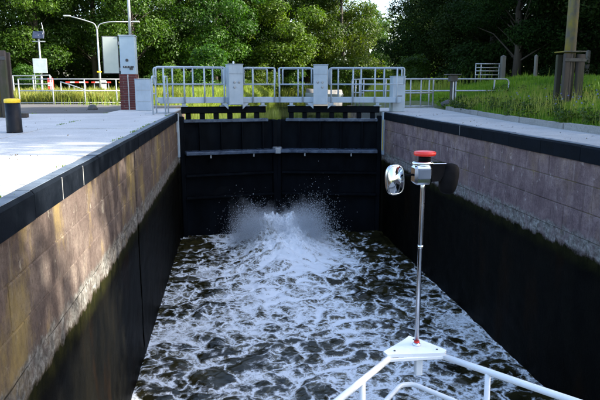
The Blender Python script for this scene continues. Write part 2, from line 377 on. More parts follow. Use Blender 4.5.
# ------------------------------------------------------------------ terrain
XLW, XRW, YG = -1.45, 4.52, 17.2      # chamber faces and gate line
ZW, ZU = -3.6, -0.45                  # water in the chamber, water above the gate
KX = np.array([5.86, 5.86, 5.94, 6.23, 6.95, 7.3]); KY = np.array([-30, 8.95, 10.6, 13.35, 18.7, 21.0])
def kerb_x(y): return np.interp(y, KY, KX)
def shore_l(y): return -1.75 + np.maximum(y - 25, 0) * .165
def shore_r(y): return 4.75 + np.maximum(y - 22, 0) * .24
def height(x, y):
    x = np.asarray(x, float); y = np.asarray(y, float)
    d = x - kerb_x(np.clip(y, -30, 21))
    far = sm(19, 24, y)
    right = np.where(d > 0, .02 + .17 * np.minimum(d, 5.) + .03 * np.clip(d - 5, 0, 25), -.3) * (1 - far) + far * (.10 + .17 * np.clip(x - shore_r(y) - 1.8, 0, 5) + .02 * np.clip(x - shore_r(y) - 7, 0, 30))
    left = np.where((y < 27) & (x > -14), -.30, -.02 + .05 * fbm(x * .25, y * .25, 2)) + .0 * x
    land = np.where(x > 1.5, right, left)
    land = np.where(y > 60, .25 + .05 * fbm(x * .3, y * .3, 2), land)
    dc = np.minimum(np.minimum(x - shore_l(y), shore_r(y) - x), np.minimum(66 - y, y - 16.9))
    land = land - sm(-.9, .9, dc) * 1.6 * np.where(y > 24, 1, 0)
    inch = (x > -1.9) & (x < 4.95) & (y < 24.3)
    return np.where(inch, -5.2, land)
def geo(a, b, n): return a + np.sign(b - a) * (np.geomspace(1, abs(b - a) + 1, n) - 1)
gx = np.unique(np.concatenate([geo(-40, -1800, 22), np.arange(-40, 46, .5), geo(46, 1800, 22)]))
gy = np.unique(np.concatenate([geo(-14, -1800, 22), np.arange(-14, 84, .5), geo(84, 2200, 22)]))
GX, GY = np.meshgrid(gx, gy, indexing='ij'); GZ = height(GX, GY)
me = raw_mesh('ground', np.stack([GX.ravel(), GY.ravel(), GZ.ravel()], 1), grid_faces(len(gx), len(gy)), 'ground', True)
tag(link(bpy.data.objects.new('ground', me)), kind='structure', label='grassy ground on both banks of the lock')

# ------------------------------------------------------------------ chamber walls
def wall_lower(name, xf, s, y0, y1, z1, parent, seed, mat='wall'):
    """rough wet wall face; s=+1 faces right"""
    ys = np.arange(y0, y1 + .001, .08); ys[-1] = y1; zs = np.arange(-4.6, z1 + .001, .05); zs[-1] = z1
    Y, Z = np.meshgrid(ys, zs, indexing='ij')
    dsp = .012 * fbm(Y * 2 + seed, Z * 3, 5) + .02 * np.maximum(fbm(Y * 5, Z * 7 + seed, 4), 0) * np.exp(-((Z + 1.32) / .12) ** 2)
    X = xf + s * (np.where(Z > -1.2, -.02, .0) + dsp)
    me = raw_mesh(name, np.stack([X.ravel(), Y.ravel(), Z.ravel()], 1), grid_faces(len(ys), len(zs)), mat, True)
    return link(bpy.data.objects.new(name, me), parent)
def block_wall(root, xf, s, courses, ya, yb, lmin, lmax, slot=None):
    k = 0
    for (zt, zb) in courses:
        y = ya + rng.uniform(-.5, 0)
        while y < yb:
            L = rng.uniform(lmin, lmax); y1 = min(y + L, yb)
            if yb - y1 < .25: y1 = yb
            segs = [(max(y, ya), y1)]
            if slot and y < slot < y1: segs = [(max(y, ya), slot - .045), (slot + .045, y1)]
            for a, b in segs:
                if b - a < .08: continue
                pr = rng.uniform(-.005, .008); g = .0045
                x0, x1 = sorted((xf - s * .20, xf + s * pr))
                MB().box(x0, x1, a + g, b - g, zb + g, zt - g, .009).build('stone_block', 'wall' if s > 0 else 'wall_pale', root); k += 1
            y = y1
    return k
def coping(root, xf, s, ya, yb, l, white=()):
    y = ya
    while y < yb - .05:
        y1 = min(y + l * rng.uniform(.97, 1.03), yb)
        if yb - y1 < .3: y1 = yb
        pr = [(xf - s * .118, -.004), (xf - s * .100, .004), (xf + s * .018, .004), (xf + s * .035, -.02), (xf + s * .035, -.205), (xf - s * .118, -.205)]
        m = MB(); n = len(pr); dz = rng.uniform(-.003, .003); g = .004
        m.add([(a, y + g, b + dz) for a, b in pr] + [(a, y1 - g, b + dz) for a, b in pr],
              [tuple(range(n)), tuple(range(n, 2 * n))[::-1]] + [(i, (i + 1) % n, n + (i + 1) % n, n + i) for i in range(n)])
        c = m.build('coping_stone', 'coping', root)
        x0, x1 = sorted((xf - s * .095, xf + s * .012))
        MB().box(x0, x1, y + g, y1 - g, .0045 + dz, .0105 + dz, .002).build('steel_edge', 'nosing', c)
        if any(abs(y - q) < l * .5 for q in white):
            x0, x1 = sorted((xf + s * .0, xf + s * .037)); MB().box(x0, x1, y - .007, y + .007, -.20, -.01).build('joint_filler', 'kerb', c)
        y = y1
YA = -8.0
SLOT = 9.42
lw = thing('lock_wall', 'left chamber wall of stone blocks streaked with sunlight above dark wet base', 'lock wall', (XLW, 5, -4.6))
rw = thing('lock_wall', 'right chamber wall of shaded purplish stone blocks under a black coping', 'lock wall', (XRW, 5, -4.6))
for o in (lw, rw): o.location = (0, 0, 0)
block_wall(lw, XLW, 1, [(-.205, -.52), (-.52, -.86), (-.86, -1.20)], YA, YG, 1.0, 1.8, SLOT)
block_wall(rw, XRW, -1, [(-.205, -.50), (-.50, -.85), (-.85, -1.20)], YA, YG, .9, 1.6)
wall_lower('wet_wall_face', XLW, 1, YA, SLOT - .045, -1.2, lw, 3.); wall_lower('wet_wall_face', XLW, 1, SLOT + .045, YG, -1.2, lw, 8.)
wall_lower('wet_wall_face', XRW, -1, YA, YG, -1.2, rw, 14., 'wall_pale')
MB().box(XLW - .9, XLW - .16, YA, YG, -4.6, -.21).build('wall_core', 'joint', lw)
MB().box(XLW - .16, XLW - .007, YA, SLOT - .05, -4.6, -.215).box(XLW - .16, XLW - .007, SLOT + .05, YG - .002, -4.6, -.215).build('mortar_bed', 'wall', lw)
MB().box(XRW + .007, XRW + .9, YA, YG, -4.6, -.21).build('wall_core', 'wall', rw)
coping(lw, XLW, 1, YA, YG, .735, (5.07, 5.8)); coping(rw, XRW, -1, YA, YG, 1.02, (11.57,))
# steel quoins where the walls end at the gate, and upstream walls
for root, x, s in ((lw, XLW, 1), (rw, XRW, -1)):
    x0, x1 = sorted((x - s * .30, x + s * .06))
    MB().box(x0, x1, YG + .002, YG + .20, -1.25, -.004, .02).build('quoin_plate', 'steel_paint', root)
    x0, x1 = sorted((x - s * .30, x + s * .05))
    MB().box(x0, x1, YG + .002, YG + .20, -4.6, -1.255, .02).build('quoin_foot', 'wall', root)
    x0, x1 = sorted((x - s * .9, x - s * .28))
    MB().box(x0, x1, YG + .205, 24.4, -4.6, -.02, .02).build('upstream_wall', 'wall', root)
MB().box(XRW - .075, XRW - .063, YG - .06, YG - .02, -1.1, -.22).build('yellow_gauge_strip', 'yellow_paint', rw)

# ------------------------------------------------------------------ quays
ql = bpy.data.objects.new('quay', None); link(ql); tag(ql, 'pale concrete quay of large slabs along the left wall', kind='structure')
qr = bpy.data.objects.new('quay', None); link(qr); tag(qr, 'narrow concrete quay between right coping and the kerb', kind='structure')
MB().box(-9.5, XLW - .125, YA, 17.6, -.35, -.03).box(-3.45, XLW - .125, 17.6, 21.0, -.35, -.03).build('slab_bed', 'joint', ql)
def slab(q, pts, mat, z=0.0):
    cx = sum(p[0] for p in pts) / len(pts); cy = sum(p[1] for p in pts) / len(pts)
    pts = [(cx + (x - cx) * (1 - .008 / max(abs(x - cx), .1)), cy + (y - cy) * (1 - .008 / max(abs(y - cy), .1))) for x, y in pts]
    MB().prism(pts, -.03, z + rng.uniform(-.004, .002)).build('concrete_slab', mat, q)
y = YA
while y < 17.5:
    y1 = min(y + 3.2, 17.55)
    slab(ql, [(-3.3, y), (XLW - .12, y), (XLW - .12, y1), (-3.3, y1)], 'concrete')
    slab(ql, [(-6.0, y), (-3.3, y), (-3.3, y1), (-6.0, y1)], 'concrete')
    slab(ql, [(-9.5, y), (-6.0, y), (-6.0, y1 - .0), (-9.5, y1)], 'concrete'); y = y1
slab(ql, [(-3.45, 17.55), (XLW - .12, 17.55), (XLW - .12, 21), (-3.45, 21)], 'concrete')
road = MB().prism([(-30, 17.62), (-3.47, 17.62), (-3.47, 21.03), (-1.9, 21.03), (-1.9, 26.9), (-30, 27.4)], -.35, -.012).build('road', 'asphalt')
tag(road, 'worn grey asphalt strip between quay slabs and the meadow fence', kind='structure')
y = YA; ymax = 20.9
while y < ymax - .05:
    y1 = min(y + 2.4, ymax)
    slab(qr, [(XRW + .12, y), (float(kerb_x(y)) - .07, y), (float(kerb_x(y1)) - .07, y1), (XRW + .12, y1)], 'concrete_r'); y = y1
MB().prism([(XRW + .125, YA), (5.9, YA), (6.0, 9), (6.3, 13), (7.2, 20.9), (XRW + .125, 20.9)], -.35, -.031).build('slab_bed', 'joint', qr)
kb = thing('kerb', 'low row of grey kerb stones along the right bank grass', 'kerb')
y = YA
while y < 18.6:
    y1 = min(y + 1.0, 18.7); a = (float(kerb_x(y)), y); b = (float(kerb_x(y1)), y1); j = rng.uniform(-.012, .012); t = .02 + rng.uniform(-.01, .01)
    MB().prism([(a[0] - .065 + j, a[1] + .006), (a[0] + .055 + j, a[1] + .006), (b[0] + .055 + j, b[1] - .008), (b[0] - .065 + j, b[1] - .008)], -.25, .085 + t).build('kerb_stone', 'kerb', kb); y = y1

# ------------------------------------------------------------------ lock gate
def gate_leaf(hx, hy, mx, my, label, name='lock_gate'):
    s = 1 if mx > hx else -1
    L = math.hypot(mx - hx, my - hy); ang = math.atan2(my - hy, mx - hx)
    root = thing(name, label, 'lock gate', (hx, hy, -3.9), ang)
    Z0 = 3.9
    # local x along the leaf, v = downstream (towards the camera) positive
    def bx(m, u0, u1, v0, v1, z0, z1, c=0.008):
        a, b = sorted((-s * v0, -s * v1)); return m.box(u0, u1, a, b, z0 + Z0, z1 + Z0, c)
    P3 = lambda u, v, z: (u, -s * v, z + Z0)
    bx(MB(), .02, L - .03, -.05, .02, -3.9, -.22).build('skin_plate', 'gate_dark', root)
    bx(MB(), .10, L - .28, -.10, .16, -.275, -.185, .015).build('top_beam', 'gate_ledge', root)
    bx(MB(), .10, L - .16, .021, .50, -1.17, -1.08, .012).build('ledge_beam', 'gate_ledge', root)
    for zz in (-1.75, -2.4): bx(MB(), .10, L - .16, .021, .24, zz - .07, zz, .01).build('lower_beam', 'gate_dark', root)
    bx(MB(), .05, L - .34, -.02, .12, -.02, .175, .02).build('pipe_beam', 'gate_dark', root)
    for u in np.arange(.25, L - .35, .40): bx(MB(), u - .07, u + .07, -.04, .08, -.184, -.021).build('beam_support', 'gate_dark', root)
    for u in np.arange(.55, L - .3, .62): bx(MB(), u - .015, u + .015, .021, .14, -1.079, -.276, .003).build('plate_rib', 'gate_dark', root)
    for u in (L * .28, L * .72): bx(MB(), u - .02, u + .02, .40, .425, -1.27, -1.171, .003).build('bracket', 'steel_galv', root)
    bx(MB(), -.02, .12, -.10, .12, -3.9, -.10, .02).build('heel_post', 'gate_dark', root)
    bx(MB(), L - .14, L - .006, -.12, .17, -3.9, -.23, .02).build('mitre_post', 'gate_dark', root)
    bx(MB(), L - .17, L - .008, .172, .50, -1.20, -1.02, .02).build('mitre_block', 'steel_galv', root)
    # walkway: channel + deck
    wk = bx(MB(), -.55, L - .03, .18, .215, .275, .43, .006); bx(wk, -.55, L - .03, -.445, -.41, .275, .43, .006)
    wk.build('walkway_channel', 'steel_paint', root)
    bx(MB(), -.55, L - .03, -.408, .178, .31, .335, .004).build('walkway_deck', 'steel_galv', root)
    ub = L * (.55 if s > 0 else .575); ub0, ub1 = ub - .205, ub + .205          # drive box position along the leaf
    for u in (.12, ub0 - .12, ub1 + .12, L - .45):
        m = MB(); bx(m, u - .05, u + .05, .08, .20, .20, .272, .004); bx(m, u - .11, u + .11, .05, .19, .1755, .20, .004)
        m.build('walkway_bracket', 'steel_paint', root)
    # railing panels, chamber side and upstream side
    zt, zm = 1.265, .80
    def panel(u0, u1, v, posts):
        m = MB(); m.tube(rounded([P3(u0, v, zm), P3(u0, v, zt), P3(u1, v, zt), P3(u1, v, zm)], .07), .0235, 8)
        m.tube([P3(u0, v, zm), P3(u1, v, zm)], .02, 8); m.build('railing_frame', 'steel_paint', root)
        for u in posts: MB().tube([P3(u, v, .44 if v < 0 else .28), P3(u, v, zt)], .023, 8).build('railing_post', 'steel_paint', root)
    panel(-.62, ub0 - .06, .24, np.linspace(-.42, ub0 - .1, 4) if s > 0 else np.linspace(-.42, ub0 - .1, 4))
    panel(ub1 + .06, L - .09, .24, [ub1 + .32, L - .11])
    panel(-.62, ub0 - .02, -.47, np.linspace(-.1, ub0 - .3, 3)); panel(ub1 + .02, L - .14, -.47, [ub1 + .5])
    bm_ = MB(); bx(bm_, ub0, ub1, -.02, .42, .225, 1.34, .012); box_ = bm_.build('drive_box', 'steel_paint', root)
    bm_ = MB(); bx(bm_, ub0 - .012, ub1 + .012, -.03, .432, 1.341, 1.362, .004); bm_.build('box_lid', 'steel_paint', box_)
    bm_ = MB(); bx(bm_, ub0 + .004, ub1 - .004, .4205, .424, 1.085, 1.092, 0); bm_.build('lid_seam', 'dark_metal', box_)
    for du, dz in ((-.05, .86), (.08, .86), (-.05, .72)):
        MB().lathe([(.035, 0), (.035, .012), (.022, .018), (.02, .035)] if s < 0 else [(.035, 0), (.035, -.012), (.022, -.018), (.02, -.035)], P3(ub + du, .4212, dz), 12, 'y').build('padlock_knob', 'steel_galv', box_)
    if s > 0: MB().lathe([(.025, 0), (.03, .05), (.02, .08)], P3(ub - .02, .2, 1.363), 10).build('lamp_cap', 'white_paint', box_)
    for u in (ub0 - .07, ub1 + .07):
        d = .11 if u < ub else -.11
        m = MB(); a = [P3(u - d, .25, .262), P3(u + d * .6, .25, .262), P3(u + d * .6, .25, .10)]; b = [P3(u - d, .29, .262), P3(u + d * .6, .29, .262), P3(u + d * .6, .29, .10)]
        m.add(a + b, [(0, 1, 2), (5, 4, 3), (0, 3, 4, 1), (1, 4, 5, 2), (2, 5, 3, 0)]); m.build('gusset', 'steel_paint', box_)
    return root
gate_leaf(XLW + .06, YG + .24, 1.405, 18.0, 'left leaf of the mitre gate, with white-capped grey drive box and railing')
gate_leaf(XRW - .06, YG + .24, 1.425, 18.0, 'right leaf of the mitre gate, nearer the red bow lamp')
# anchor pillars at both ends of the walkway
t = thing('gate_pillar', 'blue-grey steel pillar at the right end of the gate railing', 'pillar', (5.02, 17.75, 0))
MB().box(-.19, .19, -.19, .19, 0, 1.02, .012).build('body', 'steel_paint', t); MB().box(-.2, .2, -.2, .2, 1.021, 1.04, .004).build('cap', 'steel_paint', t)
MB().box(-.1, .1, -.194, -.1905, .45, .47).build('slot', 'dark_metal', t)
t = thing('gate_pillar', 'blue-grey steel plate pillar between brick pier and left gate railing', 'pillar', (-2.6, 19.3, 0))
MB().box(-.24, .24, -.12, .12, 0, .95, .012).build('body', 'steel_paint', t); MB().box(-.25, .25, -.13, .13, .951, .97, .004).build('cap', 'steel_paint', t)
for zz in (.28, .62): MB().box(-.2, .2, -.126, -.1205, zz, zz + .012).build('rib', 'steel_galv', t)

# ------------------------------------------------------------------ waters
X0, X1, Y0, Y1 = XLW - .06, XRW + .06, -6.0, 18.0
xs = np.linspace(X0, X1, 300); ys = np.concatenate([np.arange(-6, 6.5, .1), np.arange(6.5, Y1 + .001, .0145)])
WX, WY = np.meshgrid(xs, ys, indexing='ij')
wx = WX + .26 * fbm(WX * 1.0 + 5, WY * 1.0, 4); wy = WY + .26 * fbm(WX * 1.0, WY * 1.0 + 9, 4)
b1 = np.abs(fbm(wx * .95, wy * 1.15, 3)); b2 = np.abs(fbm(wx * 2.3 + 7, wy * 2.7, 3)); b3 = np.abs(fbm(wx * 5.2, wy * 5.8 + 3, 3)); b4 = np.abs(fbm(wx * 11, wy * 12 + 8, 3))
cx = 1.35
jet = np.exp(-((WX - cx) / 1.3) ** 2) * sm(8.5, 15.5, WY)
amp = .5 + .9 * sm(5, 14, WY)
h1 = np.abs(pn(wx * 1.25, wy * 1.5)); h2 = np.abs(pn(wx * 2.6 + 7, wy * 3.0))
WZ = ZW + amp * (.085 * (h1 - .3) + .032 * (h2 - .25) + .016 * pn(WX * 4.1, WY * 4.6)) + .007 * fbm(wx * 6, wy * 7, 2)
lobes = np.exp(-((WX - .85) / .55) ** 2) + np.exp(-((WX - 1.85) / .55) ** 2) + .75 * np.exp(-((WX - 1.38) / .6) ** 2)
WZ += lobes * (.26 * np.exp(-((WY - 15.6) / 1.4) ** 2) + .30 * np.exp(-((WY - 16.5) / .6) ** 2)) * (1 + .22 * fbm(WX * 2.6, WY * 2.6, 3)) + .05 * lobes * sm(14, 16, WY) * fbm(WX * 9, WY * 9, 4)
edge = np.minimum(WX - X0, X1 - WX)
WZ = np.where(edge < .07, WZ * .5 + ZW * .5, WZ)
r1 = sm(.16, .0, b1); r2 = sm(.22, .0, b2); r3 = sm(.26, .0, b3); r4 = sm(.3, .0, b4)
b5 = np.abs(fbm(wx * 3.4 + 21, wy * 3.8 + 4, 4)); r5 = sm(.13, .0, b5)
cover = fbm(WX * .55 + 3, WY * .5 + 11, 3)
lace = np.maximum.reduce([sm(.085, 0, b5), .9 * sm(.07, 0, b2), .8 * sm(.10, 0, b3), .55 * sm(.14, 0, b4)])
soft = .75 * sm(.36, 0, h1 + .25 * (b1 - .2)) + .5 * sm(.40, 0, h2) + .25 * fbm(wx * 2.0 + 4, wy * 2.2, 4)
ff_ = .75 * soft + .25 * lace + .20 * cover + .08 * fbm(wx * 7, wy * 7, 3)
vis = WY.ravel() > 7; q = np.sort(ff_.ravel()[vis][::7]); foam = np.searchsorted(q, ff_.ravel()).reshape(ff_.shape) / len(q)
D = -.13 + .26 * cover + .30 * np.exp(-((WX - cx) / 1.4) ** 2) - .22 * sm(1.2, 2.8, np.abs(WX - cx)) * sm(8, 13, WY) + .70 * jet * sm(11, 14.5, WY) + .16 * sm(.5, 0., edge) * sm(15, 12, WY) - .34 * sm(13.0, 16.0, WY) * sm(1.4, 2.3, np.abs(WX - cx))
foam = foam + D
me = raw_mesh('lock_water', np.stack([WX.ravel(), WY.ravel(), WZ.ravel()], 1), grid_faces(len(xs), len(ys)), 'water', True, np.clip(foam, -.3, 1.5).ravel(), 'foam')
tag(link(bpy.data.objects.new('lock_water', me)), 'dark churning water laced with white foam in the lock chamber', kind='structure')
m = MB(); m.add([(-2.0, 17.9, ZU), (4.9, 17.9, ZU), (40, 24.4, ZU), (40, 70, ZU), (-30, 70, ZU), (-30, 24.4, ZU)], [(0, 1, 2, 3, 4, 5)])
me = bpy.data.meshes.new('upper_canal_water'); ya_ = 18.05
me.from_pydata([(-1.75, ya_, ZU), (4.8, ya_, ZU), (4.8, 24.3, ZU), (24, 26, ZU), (24, 68, ZU), (-8, 68, ZU), (-8, 26, ZU), (-1.75, 24.3, ZU)], [], [tuple(range(8))])
me.materials.append(M['pond']); tag(link(bpy.data.objects.new('canal_water', me)), 'calm canal water above the gate reflecting green trees', kind='structure')
# spray thrown up by the jets at the foot of the gate
def plume(n, x0, y0, vx, vz, sx):
    t = rng.beta(1.3, 2.2, n) * 1.0
    px = x0 + rng.normal(0, sx, n) + vx * t * rng.normal(1, .28, n); py = y0 - 1.2 * t * rng.normal(1, .5, n) + rng.normal(0, .18, n)
    pz = ZW + .05 + np.maximum(vz * t * rng.normal(1, .20, n) - 1.6 * t * t, 0) * rng.uniform(.15, 1, n) ** .7
    return np.stack([px, py, pz], 1)
pts = np.concatenate([plume(34000, .95, 16.7, -.62, 2.2, .24), plume(34000, 1.75, 16.7, .70, 2.4, .24), plume(42000, 1.33, 16.5, .1, 1.9, .50)])
pts = pts[pts[:, 1] < 17.3]; n = len(pts)
sz = np.clip(rng.lognormal(-5.6, .4, n), .0018, .0085)
tet = np.array([(1, 1, 1), (1, -1, -1), (-1, 1, -1), (-1, -1, 1)], float)
vv = (pts[:, None, :] + tet[None] * sz[:, None, None] * rng.normal(1, .3, (n, 4, 1))).reshape(-1, 3)
ff = (np.arange(n)[:, None, None] * 4 + np.array([(0, 1, 2), (0, 3, 1), (0, 2, 3), (1, 3, 2)])[None]).reshape(-1, 3)
def mist_mat():
    m = NT('mist'); m.t.nodes.remove(m.b)
    v = m.n('VolumePrincipled'); v.inputs['Color'].default_value = (.99, .995, 1, 1); v.inputs['Anisotropy'].default_value = .2
    x = m.n('SeparateXYZ'); m.l(m.pos(), x.inputs[0]); X, Y, Z = x.outputs
    up = m.math('SUBTRACT', Z, ZW)                                           # height above the water
    dx = m.math('ABSOLUTE', m.math('SUBTRACT', X, 1.35))
    top = m.math('ADD', .80, m.math('MULTIPLY', dx, .30))                    # two horns, lower in the middle
    top = m.math('ADD', top, m.math('MULTIPLY', m.math('SUBTRACT', m.noise(2.2, 7, .75), .5), 2.2))
    d = m.math('MULTIPLY', m.maprange(m.math('SUBTRACT', top, up), .0, .95), m.maprange(dx, 1.45, .7))
    d = m.math('MULTIPLY', d, m.math('MULTIPLY', m.maprange(Y, 15.3, 16.2), m.ramp(m.noise(5.5, 7, .75, off=(3, 3, 3)), [(.42, 0.), (.62, 1.)])))
    m.l(m.math('MULTIPLY', d, m.math('ADD', 2., m.math('MULTIPLY', m.maprange(dx, 1.15, .2), 11.))), v.inputs['Density']); m.l(v.outputs[0], m.out.inputs['Volume']); return m.m
M['mist'] = mist_mat()
mo = MB().box(-.45, 3.15, 15.25, 17.42, ZW - .1, ZW + 2.0).build('water_mist', 'mist')
tag(mo, 'white mist hanging over the boiling water below the gate', 'mist', None, 'stuff')
me = raw_mesh('water_spray', vv, ff, 'spray', True)
tag(link(bpy.data.objects.new('water_spray', me)), 'burst of white spray thrown up at the foot of the gate', 'spray', kind='stuff')

# ------------------------------------------------------------------ the boat's bow with its pulpit and signal mast
boat = thing('boat', 'white boat bow with tubular rail and signal mast in the foreground', 'boat', (.89, 0, -3.9))
boat.location = (.89, 0, 0)
def bow_half(y, z):      # half breadth of the hull
    tip = 2.55 + .25 * (z + 1.35) / 2.3
    return max(0., min(1.9, 1.02 * (tip - y) if y > tip - 1.2 else 1.22 + .28 * (tip - 1.2 - y)))
hm = MB(); yy = [-5.5, -4, -2.5, -1.0, 0, .6, 1.2, 1.7, 2.1, 2.4, 2.56]; zz_ = [-3.8, -3.2, -2.4, -1.8, -1.30]
nz = len(zz_)
for sgn in (-1, 1):
    vs = [(sgn * max(bow_half(y, z) * (.55 + .45 * (z + 3.8) / 2.5), .01), y, z) for y in yy for z in zz_]
    hm.add(vs, [(i * nz + k, (i + 1) * nz + k, (i + 1) * nz + k + 1, i * nz + k + 1) for i in range(len(yy) - 1) for k in range(nz - 1)], True)
hm.build('hull', 'navy_hull', boat)
dk = MB(); vs = []
for y in yy: b = max(bow_half(y, -1.3), .01) - .005; vs += [(-b, y, -1.34), (b, y, -1.34)]
dk.add(vs, [(2 * i, 2 * i + 1, 2 * i + 3, 2 * i + 2) for i in range(len(yy) - 1)]); dk.build('foredeck', 'deck', boat)
MB().box(-1.45, 1.3, -5.4, .75, -1.339, -.98, .02).build('raised_deck', 'deck', boat)
# pulpit: top rail, lower rail, stanchions (boat-local x = world x - .89)
RZ = -.515
def rail_pts(off, z, back):
    L = [(-.155 + off * .3, 2.585 - off, z), (-.49, 2.205 - off * 1.2, z), (-1.0, 1.62 - off, z), (-1.35, .9, z), (-1.45, -.4, z)]
    Rr = [(.095 - off * .3, 2.575 - off, z), (.50, 2.09 - off * .6, z), (.98, 1.55 - off, z), (1.35, .9, z), (1.45, -.4, z)]
    return L, Rr
Lp, Rp = rail_pts(0, RZ, 0)
MB().tube(rounded(Lp, .2), .0155, 12).tube(rounded(Rp, .2), .0155, 12).build('top_rail', 'white_paint', boat)
low = [(-.62, 2.0, RZ - .23), (-.205, 2.535, RZ - .215), (-.065, 2.70, RZ - .205), (.0, 2.70, RZ - .205), (.155, 2.53, RZ - .215), (.55, 2.02, RZ - .23)]
MB().tube(rounded(low, .05), .0125, 10).build('lower_rail', 'white_paint', boat)
pl = MB().prism([(-.175, 2.565), (.10, 2.553), (.12, 2.585), (.03, 2.72), (-.01, 2.765), (-.05, 2.72), (-.185, 2.60)], RZ + .010, RZ + .026)
plate = pl.build('mast_plate', 'white_paint', boat)
pl = MB().box(-.17, .095, 2.553, 2.563, RZ - .008, RZ + .0095, .003).build('plate_lip', 'white_paint', plate)
MB().box(-.022, .012, 2.60, 2.635, RZ - .11, RZ + .009, .004).build('plate_bracket', 'white_paint', plate)
for (x, y) in ((-.13, 2.60), (.075, 2.59), (.0, 2.715)): MB().lathe([(.0055, 0), (.0055, .002), (.003, .0035)], (x, y, RZ + .0262), 10).build('plate_screw', 'dark_metal', plate)
for (x, y) in ((-.335, 2.38), (.245, 2.395), (-.95, 1.68), (.95, 1.58), (-1.40, .3), (1.40, .3)):
    MB().tube([(x, y, RZ), (x * .98, y - .04, -1.34)], .014 if y > 2 else .016, 8).build('stanchion', 'white_paint', boat)
# signal mast (x, y of its foot), part of the boat
mx, my = -.005, 2.655
TOP = RZ + .965
mast = MB().tube([(mx, my, RZ + .024), (mx, my, RZ + .80), (mx, my, TOP - .10)], [.0115, .0105, .010], 16).build('signal_mast', 'mast_steel', boat)
MB().lathe([(.020, 0), (.020, .006), (.014, .012)], (mx, my, RZ + .0265), 16).build('mast_foot', 'chrome', mast)
MB().lathe([(.0135, -.004), (.0135, .004)], (mx, my, RZ + .0435), 16).build('red_foot_ring', 'red_plastic', mast)
MB().lathe([(.0125, -.007), (.0125, .007)], (mx, my, RZ + .52), 16).build('mast_collar', 'chrome', mast)
zl = TOP - .145      # lamp block
MB().box(mx - .052, mx + .030, my - .050, my + .03, zl + .002, zl + .090, .012).build('lamp_housing', 'chrome', mast)
MB().box(mx - .040, mx + .018, my - .062, my - .0505, zl + .030, zl + .078, .004).build('lamp_lens', 'lamp_glass', mast)
MB().lathe([(.032, 0), (.036, .005), (.036, .012), (.030, .016)], (mx - .008, my - .01, zl + .0905), 20, sc=(1.4, 1)).build('housing_lid', 'chrome', mast)
MB().lathe([(.028, 0), (.028, .022)], (mx + .004, my, zl + .107), 18).build('lamp_neck', 'black_plastic', mast)
MB().lathe([(.020, 0), (.046, .002), (.050, .006), (.051, .016), (.047, .021), (.025, .024)], (mx + .004, my, zl + .1295), 28).build('red_lamp_cap', 'red_plastic', mast)
hb = MB(); pa = [(.031, .012), (.031, .092), (.100, .092), (.090, .040), (.075, .014)]
hb.add([(mx + a, my - .02, zl + b) for a, b in pa] + [(mx + a, my + .04, zl + b) for a, b in pa], [(0, 1, 2, 3, 4), (9, 8, 7, 6, 5)] + [(i, (i + 1) % 5, 5 + (i + 1) % 5, 5 + i) for i in range(5)])
hb.build('horn_housing', 'black_plastic', mast)
MB().box(mx + .028, mx + .102, my - .024, my + .044, zl + .0925, zl + .098, .002).build('horn_trim', 'chrome', mast)
def mirror(cx, cz, wd, ht, yaw, tilt, glass_front, lab):
    pr = []
    for k in range(28):
        a = 2 * math.pi * k / 28; c, s_ = math.cos(a), math.sin(a)
        pr.append((math.copysign(abs(c) ** .62, c) * wd / 2, math.copysign(abs(s_) ** .72, s_) * ht / 2))
    rot = Matrix.Rotation(yaw, 3, 'Z') @ Matrix.Rotation(tilt, 3, 'Y')
    def shell(lay):
        m = MB(); vs = []
        for sc, yv in lay: vs += [Vector((cx, my, cz)) + rot @ Vector((x * sc, yv, z * sc)) for x, z in pr]
        n = 28
        m.add(vs, [(i * n + k, i * n + (k + 1) % n, (i + 1) * n + (k + 1) % n, (i + 1) * n + k) for i in range(len(lay) - 1) for k in range(n)] + [tuple(range(n)), tuple(range((len(lay) - 1) * n, len(lay) * n))], True); return m
    if glass_front:
        o = shell([(.93, -.010), (1.0, -.012), (1.0, .004), (.9, .018), (.5, .028)]).build('mirror', 'mast_steel', mast)
        shell([(.90, -.0125), (.91, -.0108)]).build('mirror_glass', 'chrome', o)
    else:
        o = shell([(.45, -.030), (.86, -.022), (1.0, -.006), (1.0, .008), (.95, .010)]).build('mirror', 'black_plastic', mast)
        shell([(.90, .0105), (.89, .012)]).build('mirror_glass', 'chrome', o)
    o['label'] = lab; return o
mirror(mx - .135, zl + .022, .090, .140, R(14), R(-4), True, 'shiny left mirror')
mirror(mx + .124, zl + .022, .086, .146, R(-10), R(8), False, 'black back of the right mirror')
MB().tube(rounded([(mx - .05, my, zl + .045), (mx - .075, my, zl + .04), (mx - .10, my + .012, zl + .055)], .02), .005, 8).build('mirror_arm', 'black_plastic', mast)
MB().tube([(mx + .09, my, zl + .05), (mx + .115, my, zl + .04)], .005, 8).build('mirror_arm', 'black_plastic', mast)

